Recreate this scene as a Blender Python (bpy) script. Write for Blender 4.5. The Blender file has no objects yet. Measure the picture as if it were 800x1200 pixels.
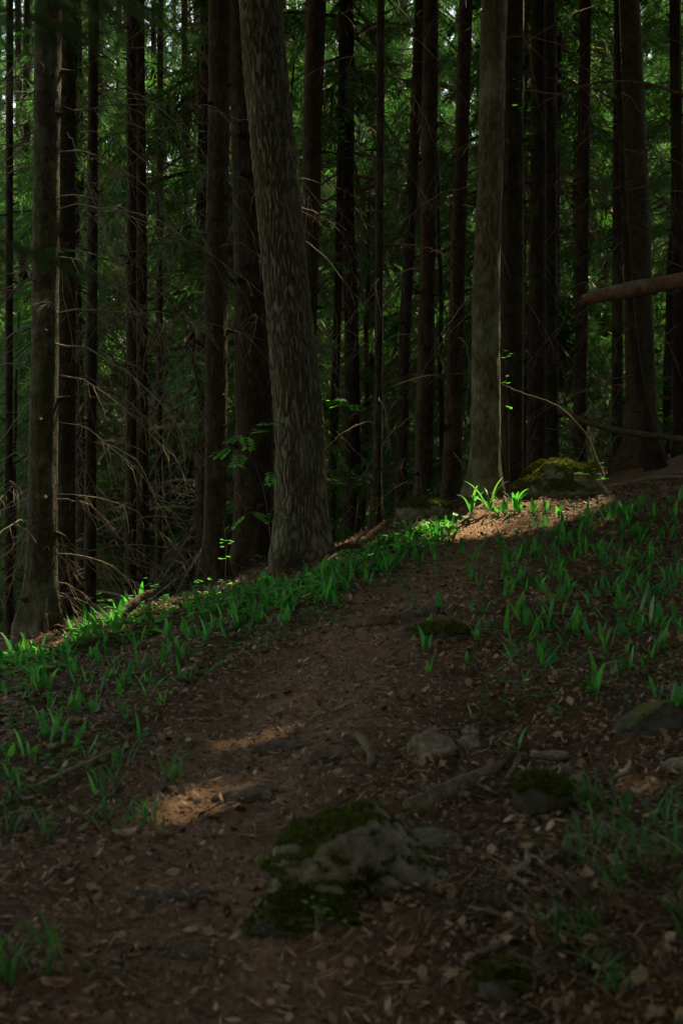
import bpy, math, random
import numpy as np
from mathutils import Vector, Matrix

SEED = 7
random.seed(SEED)
RNG = np.random.default_rng(SEED)
scene = bpy.context.scene
COL = scene.collection
K = 0.0006            # tangent of one photo pixel (800x1200 frame, 50 mm lens on a 36 mm tall frame)
CZ = 1.5              # eye height above the path under the camera
SUN = np.array([0.43, 0.62, 0.98]); SUN /= np.linalg.norm(SUN)

# ----------------------------------------------------------------- noise
_perm = np.random.default_rng(11).permutation(256)
_perm = np.concatenate([_perm, _perm, _perm])
_g = np.random.default_rng(12).normal(size=(256, 3)); _g /= np.linalg.norm(_g, axis=1)[:, None]
def pnoise(p):
    p = np.asarray(p, float)
    i = np.floor(p).astype(int); f = p - i
    u = f * f * f * (f * (f * 6 - 15) + 10)
    i &= 255
    out = 0
    for dx in (0, 1):
        for dy in (0, 1):
            for dz in (0, 1):
                h = _perm[_perm[_perm[(i[:, 0] + dx) & 255] + ((i[:, 1] + dy) & 255)] + ((i[:, 2] + dz) & 255)]
                g = _g[h]
                d = g[:, 0] * (f[:, 0] - dx) + g[:, 1] * (f[:, 1] - dy) + g[:, 2] * (f[:, 2] - dz)
                w = (u[:, 0] if dx else 1 - u[:, 0]) * (u[:, 1] if dy else 1 - u[:, 1]) * (u[:, 2] if dz else 1 - u[:, 2])
                out = out + w * d
    return out
def fbm(p, o=4):
    p = np.asarray(p, float); a = 1.0; r = 0
    for k in range(o):
        r = r + a * pnoise(p + 17.3 * k); p = p * 2.03; a *= 0.5
    return r

# ----------------------------------------------------------------- terrain
def W(px, py, d):
    return np.array([(px - 400) * K * d, d, CZ + (600 - py) * K * d])
CTRL = [W(*c) for c in [
    (0,1200,2.85),(200,1200,2.9),(400,1200,2.9),(600,1200,2.85),(800,1200,2.72),
    (0,1050,3.45),(200,1050,3.4),(400,1050,3.4),(600,1050,3.36),(800,1050,3.2),
    (0,930,4.3),(150,930,4.2),(300,930,4.12),(500,930,4.05),(800,930,3.95),
    (0,850,5.3),(150,830,5.4),(300,830,5.05),(500,830,4.9),(650,830,4.85),(800,830,4.75),
    (0,790,7.0),(100,770,7.2),(250,760,6.3),(400,750,5.95),(600,740,6.0),(800,740,5.9),
    (120,725,8.6),(250,702,8.6),(400,690,7.3),(500,690,7.0),(650,660,7.5),(800,650,7.6),
    (340,668,8.9),(430,637,9.2),(500,608,9.5),(560,590,9.3),(620,592,9.2),(740,575,9.6),(800,566,9.8)]]
CTRL += [np.array(c, float) for c in [
    (-3.5,10.8,0.1),(-2,10.8,0.45),(-0.9,11,0.9),(0,12,1.15),(1,12,1.5),(1.8,12,1.7),(2.6,12,1.86),(4.2,12,2.4),
    (-8,14,-1.4),(-4,15,-1.0),(0,16,0.5),(3,16,1.9),(7,16,3.2),(-6,25,-3),(0,25,-0.9),(4,25,1.2),(9,25,3.0),
    (-20,40,-7),(0,45,-3),(20,40,4),(8,6,3.5),(8,0,2.8),(16,6,6.5),(-8,5,0.0),(-5,8,0.35),(-4,4,0.42),(-3,2,0.2),
    (0,1,0.16),(0,-6,-1),(-4,0,-0.2),(4,0,0.7),(4,4,1.5),(4.5,8,2.3),(-20,0,-3),(20,-10,5),(0,-25,-4),(-20,-20,-5),(20,20,7),
    (-60,60,-14),(60,60,8),(0,90,-6),(-60,-40,-10),(60,-40,8)]]
CTRL = np.array(CTRL)
def _tps(r): return np.where(r > 1e-9, r * r * np.log(np.maximum(r, 1e-9)), 0)
_n = len(CTRL)
_A = np.zeros((_n + 3, _n + 3)); _xy = CTRL[:, :2]
_A[:_n, :_n] = _tps(np.linalg.norm(_xy[:, None] - _xy[None], axis=2)) + np.eye(_n) * 0.02
_A[:_n, _n] = 1; _A[:_n, _n+1:] = _xy; _A[_n, :_n] = 1; _A[_n+1:, :_n] = _xy.T
_sol = np.linalg.solve(_A, np.concatenate([CTRL[:, 2], np.zeros(3)]))
def base_h(x, y):
    x = np.asarray(x, float); y = np.asarray(y, float); sh = x.shape
    q = np.stack([np.clip(x.ravel(), -90, 90), np.clip(y.ravel(), -60, 110)], 1)
    out = np.empty(len(q))
    for s in range(0, len(q), 20000):
        c = q[s:s+20000]
        out[s:s+20000] = _tps(np.linalg.norm(c[:, None] - _xy[None], axis=2)) @ _sol[:_n] + _sol[_n] + c @ _sol[_n+1:]
    return out.reshape(sh)
# centre line of the trodden path in plan
PATH = np.array([W(240,1200,2.9)[:2], W(230,1050,3.4)[:2], W(260,930,4.1)[:2], W(330,830,5.0)[:2], W(400,750,5.95)[:2],
                 W(470,700,6.9)[:2], W(525,650,8.0)[:2], W(560,600,9.1)[:2], (2.0,10.5), (3.2,14)])
BASES = [((px - 400) * K * d, d, r) for px, d, r in ((47, 8.0, .28), (76, 9.6, .28), (251, 10, .3), (357, 8.8, .42), (441, 9.4, .2), (567, 9.6, .36), (600, 11.5, .35), (752, 12.2, .45), (495, 12.5, .3), (528, 12, .3))]
def path_w(x, y):
    x = np.asarray(x, float); y = np.asarray(y, float)
    cx = np.interp(y, PATH[:, 1], PATH[:, 0])
    half = np.interp(y, [2.5, 4, 6, 8, 10], [0.42, 0.42, 0.40, 0.34, 0.3])
    t = np.abs(x - cx) / half
    return np.clip(1.35 - t, 0, 1)
def ground(x, y):
    x = np.asarray(x, float); y = np.asarray(y, float)
    h = base_h(x, y)
    p = path_w(x, y)
    P = np.stack([x.ravel(), y.ravel(), 0 * x.ravel()], 1)
    for bx, by, br in BASES:
        h = h + .07 * np.exp(-((x - bx) ** 2 + (y - by) ** 2) / (br * br))
    near = np.exp(-np.maximum(0, np.hypot(x, y - 5) - 7) / 6)
    n1 = pnoise(P * 1.7).reshape(x.shape) * 0.05
    n2 = fbm(P * 5.0, 2).reshape(x.shape) * 0.035
    n3 = fbm(P * 16.0, 3).reshape(x.shape) * 0.016
    return h + near * ((n1 + n2 * (1 - 0.55 * p) + n3 * (1 - 0.5 * p)) - 0.035 * p)
def g1(x, y): return float(ground(np.array([x]), np.array([y]))[0])
_marchd = np.arange(2.2, 14, 0.02)
def hit(px, py):
    """point of the ground seen at a pixel of the photograph"""
    px, py = float(px), float(py); X = (px - 400) * K * _marchd; Z = CZ + (600 - py) * K * _marchd
    below = Z <= ground(X, _marchd)
    i = int(np.argmax(below)) if below.any() else None
    if i is None: return hit(px, py + 3) if py < 850 else None
    return np.array([X[i], _marchd[i], g1(X[i], _marchd[i])])

# ----------------------------------------------------------------- mesh helpers
class G:
    """collects numpy quads / tubes and links them as ONE mesh"""
    def __init__(s): s.V = []; s.F = []; s.M = []; s.A = []; s.n = 0
    def add(s, V, F, mat=0, attr=0.5):
        V = np.asarray(V, float); F = np.asarray(F, int)
        if F.shape[1] == 3: F = np.concatenate([F, -np.ones((len(F), 1), int) - s.n], 1)
        s.V.append(V); s.F.append(F + s.n)
        s.M.append(np.broadcast_to(mat, (len(F),)).astype(int))
        s.A.append(np.broadcast_to(attr, (len(V),)).astype(float)); s.n += len(V)
    def quads(s, Q, mat=0, attr=0.5):
        Q = np.asarray(Q, float)
        if len(Q) == 0: return
        a = np.repeat(attr, 4) if np.ndim(attr) else attr
        s.add(Q.reshape(-1, 3), np.arange(len(Q) * 4).reshape(-1, 4), mat, a)
    def tube(s, P, R, sides=6, mat=0, attr=0.5, cap=True):
        P = np.asarray(P, float); R = np.broadcast_to(R, (len(P),)); n = len(P)
        T = np.gradient(P, axis=0); T /= np.maximum(np.linalg.norm(T, axis=1), 1e-9)[:, None]
        ref = np.where(np.abs(T[:, 2:3]) > 0.9, np.array([[1.0, 0, 0]]), np.array([[0, 0, 1.0]]))
        U = np.cross(ref, T); U /= np.linalg.norm(U, axis=1)[:, None]; Vv = np.cross(T, U)
        a = np.arange(sides) * 2 * math.pi / sides
        V = (P[:, None] + R[:, None, None] * (np.cos(a)[None, :, None] * U[:, None] + np.sin(a)[None, :, None] * Vv[:, None])).reshape(-1, 3)
        i = np.arange(n - 1)[:, None] * sides; j = np.arange(sides)[None]; k = (j + 1) % sides
        F = np.stack([i + j, i + k, i + sides + k, i + sides + j], 2).reshape(-1, 4)
        if cap and sides >= 4:
            e = (n - 1) * sides
            V = np.concatenate([V, P[:1], P[-1:]]); c0, c1 = n * sides, n * sides + 1
            jj = np.arange(sides); kk = (jj + 1) % sides
            s.add(V, F, mat, attr)
            off = s.n - len(V)
            C = np.concatenate([np.stack([kk, jj, jj * 0 + c0], 1), np.stack([e + jj, e + kk, jj * 0 + c1], 1)])
            s.F.append(np.concatenate([C + off, -np.ones((len(C), 1), int)], 1)); s.M.append(np.full(len(C), mat))
            return
        s.add(V, F, mat, attr)
    def mesh(s, name, mats, smooth=False):
        me = bpy.data.meshes.new(name)
        V = np.concatenate(s.V); F = np.concatenate(s.F); M = np.concatenate(s.M)
        tri = F[:, 3] < 0
        lt = np.where(tri, 3, 4); ls = np.concatenate([[0], np.cumsum(lt)[:-1]])
        li = F.ravel(); li = li[li >= 0]
        me.vertices.add(len(V)); me.vertices.foreach_set('co', V.astype(np.float32).ravel())
        me.loops.add(len(li)); me.loops.foreach_set('vertex_index', li.astype(np.int32))
        me.polygons.add(len(F)); me.polygons.foreach_set('loop_start', ls.astype(np.int32))
        me.polygons.foreach_set('material_index', M.astype(np.int32))
        me.polygons.foreach_set('use_smooth', np.full(len(F), bool(smooth)))
        at = me.attributes.new('rnd', 'FLOAT', 'POINT'); at.data.foreach_set('value', np.concatenate(s.A).astype(np.float32))
        me.update(calc_edges=True); me.validate()
        for m in (mats if isinstance(mats, (list, tuple)) else [mats]): me.materials.append(m)
        return me
    def obj(s, name, mats, parent=None, smooth=False, loc=None):
        o = bpy.data.objects.new(name, s.mesh(name, mats, smooth)); COL.objects.link(o)
        if parent is not None:
            o.parent = parent
            if loc is None:                                   # meshes are written in world space
                q = parent
                while q is not None: o.location -= q.location; q = q.parent
        if loc is not None: o.location = loc
        return o
def tag(o, label=None, cat=None, group=None, kind=None):
    if label: o['label'] = label
    if cat: o['category'] = cat
    if group: o['group'] = group
    if kind: o['kind'] = kind
    return o
def empty(name, loc, label=None, cat=None, group=None):
    o = bpy.data.objects.new(name, None); COL.objects.link(o)
    o.location = [float(v) for v in loc]; o.empty_display_size = 0.1
    bpy.context.view_layer.update
    return tag(o, label, cat, group)
def copy_tree(o, parent=None):
    c = o.copy(); COL.objects.link(c)
    if parent is not None: c.parent = parent
    for ch in o.children: copy_tree(ch, c)
    return c

# ----------------------------------------------------------------- materials
def mat(name):
    m = bpy.data.materials.new(name); m.use_nodes = True
    nt = m.node_tree; nt.nodes.clear()
    out = nt.nodes.new('ShaderNodeOutputMaterial')
    return m, nt, out
def N(nt, t, **kw):
    n = nt.nodes.new(t)
    for k, v in kw.items():
        if k in n.inputs: n.inputs[k].default_value = v
        else: setattr(n, k, v)
    return n
def ramp(nt, fac, stops, interp='LINEAR'):
    r = nt.nodes.new('ShaderNodeValToRGB'); r.color_ramp.interpolation = interp
    e = r.color_ramp.elements
    while len(e) > 1: e.remove(e[-1])
    for k, (p, c) in enumerate(stops):
        el = e[0] if k == 0 else e.new(p)
        el.position = p; el.color = (*c, 1)
    nt.links.new(fac, r.inputs['Fac']); return r.outputs['Color']
def mixc(nt, fac, a, b, mode='MIX'):
    m = nt.nodes.new('ShaderNodeMix'); m.data_type = 'RGBA'; m.blend_type = mode
    for s, v in ((m.inputs[0], fac), (m.inputs[6], a), (m.inputs[7], b)):
        if hasattr(v, 'is_linked'): nt.links.new(v, s)
        else: s.default_value = v if not isinstance(v, tuple) else (*v, 1)
    return m.outputs[2]
def coords(nt, scale=(1, 1, 1), warp=0.0):
    tc = nt.nodes.new('ShaderNodeTexCoord'); mp = nt.nodes.new('ShaderNodeMapping')
    mp.inputs['Scale'].default_value = scale
    nt.links.new(tc.outputs['Object'], mp.inputs['Vector']); return mp.outputs['Vector']
def noise(nt, vec, scale, detail=4, rough=0.6, dist=0.0):
    n = nt.nodes.new('ShaderNodeTexNoise')
    n.inputs['Scale'].default_value = scale; n.inputs['Detail'].default_value = detail
    n.inputs['Roughness'].default_value = rough; n.inputs['Distortion'].default_value = dist
    nt.links.new(vec, n.inputs['Vector']); return n.outputs['Fac']
def bump(nt, h, strength, dist):
    b = nt.nodes.new('ShaderNodeBump'); b.inputs['Strength'].default_value = strength; b.inputs['Distance'].default_value = dist
    nt.links.new(h, b.inputs['Height']); return b.outputs['Normal']
def prin(nt, out, color, rough=0.9, normal=None, spec=0.2):
    p = nt.nodes.new('ShaderNodeBsdfPrincipled'); p.inputs['Roughness'].default_value = rough
    p.inputs['Specular IOR Level'].default_value = spec
    if hasattr(color, 'is_linked'): nt.links.new(color, p.inputs['Base Color'])
    else: p.inputs['Base Color'].default_value = (*color, 1)
    if normal is not None: nt.links.new(normal, p.inputs['Normal'])
    nt.links.new(p.outputs[0], out.inputs['Surface']); return p

def bark(name, dark, mid, light, zs=0.22, freq=30, bs=0.9, bd=0.02, moss=0.0, lichen=0.0, plates=False, relief=False):
    m, nt, out = mat(name)
    v = coords(nt, (1, 1, zs))
    n1 = noise(nt, v, freq, 5, 0.65, 0.6)
    v2 = coords(nt)
    n2 = noise(nt, v2, 3.0, 4, 0.6)
    col = ramp(nt, n1, [(0.32, dark), (0.5, mid), (0.7, light)])
    col = mixc(nt, ramp(nt, n2, [(0.35, (0, 0, 0)), (0.7, (0.55, 0.55, 0.55))]), col, mid)
    h = n1
    if relief:      # fissure shade put into the colour: recesses painted darker than the ridges
        ra = N(nt, 'ShaderNodeAttribute', attribute_name='rnd')
        rc = ramp(nt, ra.outputs['Fac'], [(0.25, dark), (0.5, mid), (0.8, light)])
        fz = noise(nt, coords(nt, (1, 1, .5)), 90, 3, .7)
        col = mixc(nt, .35, rc, ramp(nt, fz, [(.3, dark), (.7, light)]))
    if plates:
        vo = N(nt, 'ShaderNodeTexVoronoi', feature='DISTANCE_TO_EDGE'); vo.inputs['Scale'].default_value = freq * 0.9
        nt.links.new(coords(nt, (1, 1, 0.55)), vo.inputs['Vector'])
        c = ramp(nt, vo.outputs['Distance'], [(0.0, (0.35,)*3), (0.09, (1,)*3)])
        col = mixc(nt, 0.8, col, c, 'MULTIPLY')
        ad = N(nt, 'ShaderNodeMath', operation='MULTIPLY_ADD'); nt.links.new(c, ad.inputs[0]); ad.inputs[1].default_value = 0.5
        nt.links.new(n1, ad.inputs[2]); h = ad.outputs[0]
    if moss or lichen:
        n3 = noise(nt, v2, 5.0, 5, 0.7)
        if lichen: col = mixc(nt, ramp(nt, n3, [(0.5, (0,)*3), (0.64, (lichen,)*3)]), col, (0.16, 0.17, 0.12))
        n4 = noise(nt, coords(nt, (1, 1, 0.5)), 4.2, 5, 0.7)
        if moss: col = mixc(nt, ramp(nt, n4, [(0.46, (0,)*3), (0.68, (moss,)*3)]), col, (0.035, 0.045, 0.010))
    prin(nt, out, col, 0.95, bump(nt, h, bs, bd), 0.1)
    return m
M = {}
M['oak'] = bark('oak_bark', (0.013, 0.010, 0.006), (0.056, 0.047, 0.032), (0.15, 0.13, 0.092), 0.2, 30, 1.0, 0.03, 0.35, 0.25, False, True)
M['grey'] = bark('grey_spruce_bark', (0.012, 0.009, 0.005), (0.036, 0.028, 0.017), (0.08, 0.065, 0.04), 0.35, 34, 0.7, 0.012, 0.4, 0.35, True)
M['red'] = bark('reddish_spruce_bark', (0.012, 0.007, 0.004), (0.034, 0.020, 0.013), (0.065, 0.042, 0.028), 0.4, 36, 0.7, 0.012, 0.1, 0.12, True)
M['dark'] = bark('dark_spruce_bark', (0.010, 0.006, 0.004), (0.025, 0.017, 0.011), (0.05, 0.036, 0.024), 0.35, 30, 0.8, 0.015, 0.15, 0.1, True)
M['smooth'] = bark('smooth_grey_bark', (0.019, 0.016, 0.009), (0.064, 0.057, 0.033), (0.16, 0.146, 0.09), 0.35, 34, 0.9, 0.02, 0.6, 0.55)
M['ring'] = bark('ringed_rough_bark', (0.014, 0.010, 0.006), (0.045, 0.034, 0.021), (0.085, 0.066, 0.042), 2.4, 22, 0.9, 0.02, 0.2, 0.1)
M['twig'] = bark('dead_twig', (0.07, 0.058, 0.042), (0.135, 0.112, 0.082), (0.24, 0.205, 0.15), 0.5, 40, 0.3, 0.003)
M['darktwig'] = bark('dark_twig', (0.03, 0.02, 0.013), (0.07, 0.05, 0.034), (0.12, 0.09, 0.06), 0.5, 40, 0.3, 0.003)
M['log'] = bark('peeled_log', (0.03, 0.016, 0.012), (0.105, 0.056, 0.04), (0.18, 0.11, 0.08), .8, 22, 0.6, 0.01, 0.1, 0.25)
M['root'] = bark('root_bark', (0.03, 0.02, 0.012), (0.085, 0.06, 0.04), (0.16, 0.12, 0.085), 1, 30, 0.6, 0.01, 0.2)

def leafmat(name, c1, c2, trans=0.5, rough=0.5, gloss=0.06, objrnd=True, tmul=1.3, tone=None):
    m, nt, out = mat(name)
    at = N(nt, 'ShaderNodeAttribute', attribute_name='rnd')
    oi = N(nt, 'ShaderNodeObjectInfo')
    ad = N(nt, 'ShaderNodeMath', operation='ADD'); nt.links.new(at.outputs['Fac'], ad.inputs[0])
    if objrnd: nt.links.new(oi.outputs['Random'], ad.inputs[1])
    hf = N(nt, 'ShaderNodeMath', operation='FRACT'); nt.links.new(ad.outputs[0], hf.inputs[0])
    col = ramp(nt, hf.outputs[0], [(0.0, c1), (0.9, c2), (1.0, tuple(a * .6 + b * .4 for a, b in zip(c2, (.16, .17, .02))))])
    nz = noise(nt, coords(nt, (3, 3, .6)), 40, 3, .6)
    col = mixc(nt, .8, col, ramp(nt, nz, [(.3, (.6,) * 3), (.7, (1.25,) * 3)]), 'MULTIPLY')
    d = N(nt, 'ShaderNodeBsdfDiffuse'); t = N(nt, 'ShaderNodeBsdfTranslucent')
    tc = mixc(nt, 1.0, col, tone or (tmul * 1.05, tmul * 1.1, tmul * 0.7), 'MULTIPLY')
    nt.links.new(col, d.inputs['Color']); nt.links.new(tc, t.inputs['Color'])
    mx = N(nt, 'ShaderNodeMixShader'); mx.inputs[0].default_value = trans
    nt.links.new(d.outputs[0], mx.inputs[1]); nt.links.new(t.outputs[0], mx.inputs[2])
    sh = mx.outputs[0]
    if gloss:
        gl = N(nt, 'ShaderNodeBsdfGlossy'); gl.inputs['Roughness'].default_value = rough
        m2 = N(nt, 'ShaderNodeMixShader'); m2.inputs[0].default_value = gloss
        nt.links.new(sh, m2.inputs[1]); nt.links.new(gl.outputs[0], m2.inputs[2]); sh = m2.outputs[0]
    nt.links.new(sh, out.inputs['Surface']); return m
M['needle'] = leafmat('spruce_needles', (0.018, 0.085, 0.026), (0.040, 0.135, 0.038), 0.5, 0.5, 0.03)
M['shaded_needle'] = leafmat('shaded_needles', (0.008, 0.032, 0.010), (0.016, 0.055, 0.018), 0.3, 0.5, 0.02)  # darker needle copy for the near boughs, shade put into the colour
M['canopy'] = leafmat('canopy_leaves', (0.03, 0.07, 0.015), (0.045, 0.09, 0.02), 0.3, 0.5, 0.0, tmul=1.0)
M['lily'] = leafmat('lily_leaf', (0.008, 0.085, 0.020), (0.028, 0.18, 0.036), 0.55, 0.4, 0.02, tone=(1.8, 2.0, 1.3))
M['leaf'] = leafmat('sapling_leaf', (0.03, 0.19, 0.04), (0.07, 0.28, 0.06), 0.5, 0.4, 0.05, tmul=1.9)
M['cover'] = leafmat('ground_cover_leaf', (0.012, 0.11, 0.022), (0.035, 0.20, 0.04), 0.4, 0.5, 0.03)
M['grass'] = leafmat('grass_blade', (0.012, 0.09, 0.02), (0.035, 0.15, 0.035), 0.4, 0.5, 0.03)
M['mossf'] = leafmat('moss_tuft', (0.03, 0.042, 0.010), (0.075, 0.088, 0.024), 0.25, 0.5, 0.0)

M['moss_dark'] = leafmat('dark_moss', (0.02, 0.024, 0.006), (0.045, 0.045, 0.012), 0.2, 0.5, 0.0)

def litter_mat():
    m, nt, out = mat('dry_leaf_litter')
    at = N(nt, 'ShaderNodeAttribute', attribute_name='rnd')
    col = ramp(nt, at.outputs['Fac'], [(0, (0.024, 0.014, 0.008)), (0.3, (0.078, 0.045, 0.025)), (0.55, (0.18, 0.11, 0.062)),
                                       (0.8, (0.31, 0.205, 0.125)), (0.9, (0.16, 0.07, 0.04)), (0.96, (0.30, 0.21, 0.15)), (1.0, (0.40, 0.30, 0.22))])
    v = coords(nt); n = noise(nt, v, 60, 3)
    col = mixc(nt, 0.5, col, ramp(nt, n, [(0.3, (0.5,)*3), (0.7, (1.2,)*3)]), 'MULTIPLY')
    prin(nt, out, col, 0.75, bump(nt, n, 0.4, 0.004), 0.25); return m
M['litter'] = litter_mat()
def soil_mat():
    m, nt, out = mat('forest_soil')
    v = coords(nt)
    big = noise(nt, v, 1.1, 4, 0.6); mid = noise(nt, v, 9, 5, 0.7); fine = noise(nt, v, 55, 4, 0.7)
    a = ramp(nt, fine, [(0.3, (0.03, 0.018, 0.012)), (0.5, (0.078, 0.047, 0.031)), (0.72, (0.16, 0.105, 0.075))])
    b = ramp(nt, mid, [(0.3, (0.045, 0.027, 0.018)), (0.7, (0.12, 0.075, 0.05))])
    col = mixc(nt, 0.5, a, b)
    pa = N(nt, 'ShaderNodeAttribute', attribute_name='rnd')
    col = mixc(nt, pa.outputs['Fac'], mixc(nt, 1.0, col, (0.85, 0.70, 0.54), 'MULTIPLY'), mixc(nt, 1.0, col, (1.75, 1.55, 1.3), 'MULTIPLY'))
    mossn = noise(nt, v, 2.6, 5, 0.7)
    mm = ramp(nt, mossn, [(0.60, (0,)*3), (0.70, (0.55,)*3)])
    col = mixc(nt, mm, col, (0.04, 0.048, 0.012))
    vo = N(nt, 'ShaderNodeTexVoronoi'); vo.inputs['Scale'].default_value = 70; nt.links.new(v, vo.inputs['Vector'])
    prin(nt, out, col, 0.95, bump(nt, fine, 0.8, 0.015), 0.1); return m
M['soil'] = soil_mat()
def stone_mat(name='stone', mossy=0.5, base=((0.06, 0.055, 0.045), (0.15, 0.14, 0.12), (0.27, 0.26, 0.23))):
    m, nt, out = mat(name)
    v = coords(nt)
    n1 = noise(nt, v, 14, 6, 0.72); n2 = noise(nt, v, 60, 3, 0.7)
    col = ramp(nt, n1, [(0.3, base[0]), (0.5, base[1]), (0.72, base[2])])
    col = mixc(nt, 0.4, col, ramp(nt, n2, [(0.3, (0.4,)*3), (0.7, (1.3,)*3)]), 'MULTIPLY')
    ge = N(nt, 'ShaderNodeNewGeometry'); sx = N(nt, 'ShaderNodeSeparateXYZ'); nt.links.new(ge.outputs['Normal'], sx.inputs[0])
    n3 = noise(nt, v, 7, 5, 0.75)
    ad = N(nt, 'ShaderNodeMath', operation='MULTIPLY_ADD'); nt.links.new(sx.outputs['Z'], ad.inputs[0]); ad.inputs[1].default_value = 0.45
    nt.links.new(n3, ad.inputs[2])
    mm = ramp(nt, ad.outputs[0], [(0.98 - 0.4 * mossy, (0,)*3), (1.08 - 0.4 * mossy, (0.95,)*3)])
    mc = ramp(nt, n2, [(0.3, (0.03, 0.035, 0.006)), (0.7, (0.085, 0.09, 0.016))])
    col = mixc(nt, mm, col, mc)
    hh = N(nt, 'ShaderNodeMath', operation='ADD'); nt.links.new(n1, hh.inputs[0]); nt.links.new(n2, hh.inputs[1])
    prin(nt, out, col, 0.95, bump(nt, hh.outputs[0], 0.8, 0.015), 0.15); return m
M['stone'] = stone_mat('grey_stone', 0.1, ((0.04, 0.034, 0.025), (0.115, 0.098, 0.073), (0.24, 0.21, 0.165)))
M['mossstone'] = stone_mat('mossy_stone', 0.6, ((0.045, 0.042, 0.028), (0.12, 0.115, 0.08), (0.23, 0.22, 0.16)))
M['darkstone'] = stone_mat('dark_stone', 0.5, ((0.02, 0.017, 0.013), (0.05, 0.043, 0.035), (0.09, 0.08, 0.068)))
M['pathstone'] = stone_mat('worn_path_stone', -.6, ((0.026, 0.018, 0.012), (0.062, 0.045, 0.031), (0.12, 0.09, 0.064)))
M['palestone'] = stone_mat('pale_stone', 0.0, ((0.06, 0.047, 0.035), (0.14, 0.112, 0.082), (0.24, 0.195, 0.15)))

# ----------------------------------------------------------------- sun flecks: openings in the canopy
def gap(px, py, r, d=None, dz=0.0):
    p = hit(px, py) if d is None else W(px, py, d)
    p = p + np.array([0, 0, dz]); return (p, r)
GAPS = [gap(548, 608, .16), gap(588, 603, .24), gap(612, 596, .12), gap(560, 604, .2, None, .15), gap(590, 603, .25, None, .18), gap(612, 600, .16, None, .15), gap(15, 775, .15, None, .12), gap(160, 700, .12, None, .15), gap(100, 742, .2, None, .1), gap(30, 772, .18, None, .1), gap(215, 702, .15, None, .08), gap(300, 690, .1, None, .12),
        gap(6, 770, .16, 7.3), gap(36, 768, .14, 7.5), gap(105, 732, .26, 8.4), gap(120, 728, .2, 8.6), gap(155, 695, .25, 9), gap(185, 690, .2, 9), gap(225, 705, .2, 8.6),
        gap(325, 680, .2, 8.4), gap(262, 640, .14, 9), gap(415, 645, .22, 9), gap(470, 640, .16, 9),
        gap(119, 703, .1, 8.3), gap(232, 686, .13, 8.7), gap(307, 655, .1, 8.5), gap(300, 500, .12, 8.5), gap(284, 520, .13, 8.5), gap(292, 600, .08, 8.5), gap(265, 640, .1, 8.8), gap(402, 470, .1, 8.9), gap(375, 508, .1, 9.2),
        gap(245, 940, .03), gap(212, 947, .02), gap(285, 930, .02), gap(733, 916, .0),
        gap(430, 690, -.03), gap(700, 590, .03, 9.2), gap(690, 548, .1, 9.2)]
_fr = np.random.default_rng(19)
def flecks(n, pts, spread, r):
    P_ = np.array(pts, float)
    for _ in range(n):
        u = _fr.uniform(0, len(P_) - 1.001); i = int(u); c = P_[i] + (P_[i+1] - P_[i]) * (u - i)
        GAPS.append(gap(c[0] + _fr.normal() * spread, c[1] + _fr.normal() * spread * .35, _fr.uniform(*r)))
flecks(26, [(190, 960), (300, 880), (380, 800), (440, 730), (520, 660)], 38, (-.06, .0))     # along the path
flecks(12, [(540, 625), (620, 615), (720, 612)], 14, (-.04, .04))                            # crest
flecks(9, [(5, 785), (70, 762), (130, 728), (230, 705)], 12, (-.03, .06))                    # left verge
flecks(8, [(330, 700), (420, 665), (500, 630)], 10, (-.05, .03))
flecks(9, [(620, 700), (780, 660)], 40, (-.07, -.02))
GAPS += [gap(640, 552, .06, 9.4), gap(668, 556, .05, 9.4)]
for py_ in range(40, 720, 60): GAPS.append((W(70, py_, 7.95), 0.07))
GP = np.array([g[0] for g in GAPS]); GR = np.array([g[1] for g in GAPS])
def sunfilter(Q, extra=0.0):
    """drops the leaf quads that would stand in the openings the sun comes through"""
    c = Q.mean(1); keep = np.ones(len(c), bool)
    half = np.linalg.norm(Q[:, 2] - Q[:, 0], axis=1) * 0.4
    for p, r in zip(GP, GR):
        w = c - p; t = w @ SUN
        dist = np.linalg.norm(w - t[:, None] * SUN, axis=1)
        keep &= ~((t > 0) & (dist < r + half + extra))
    return keep

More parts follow.
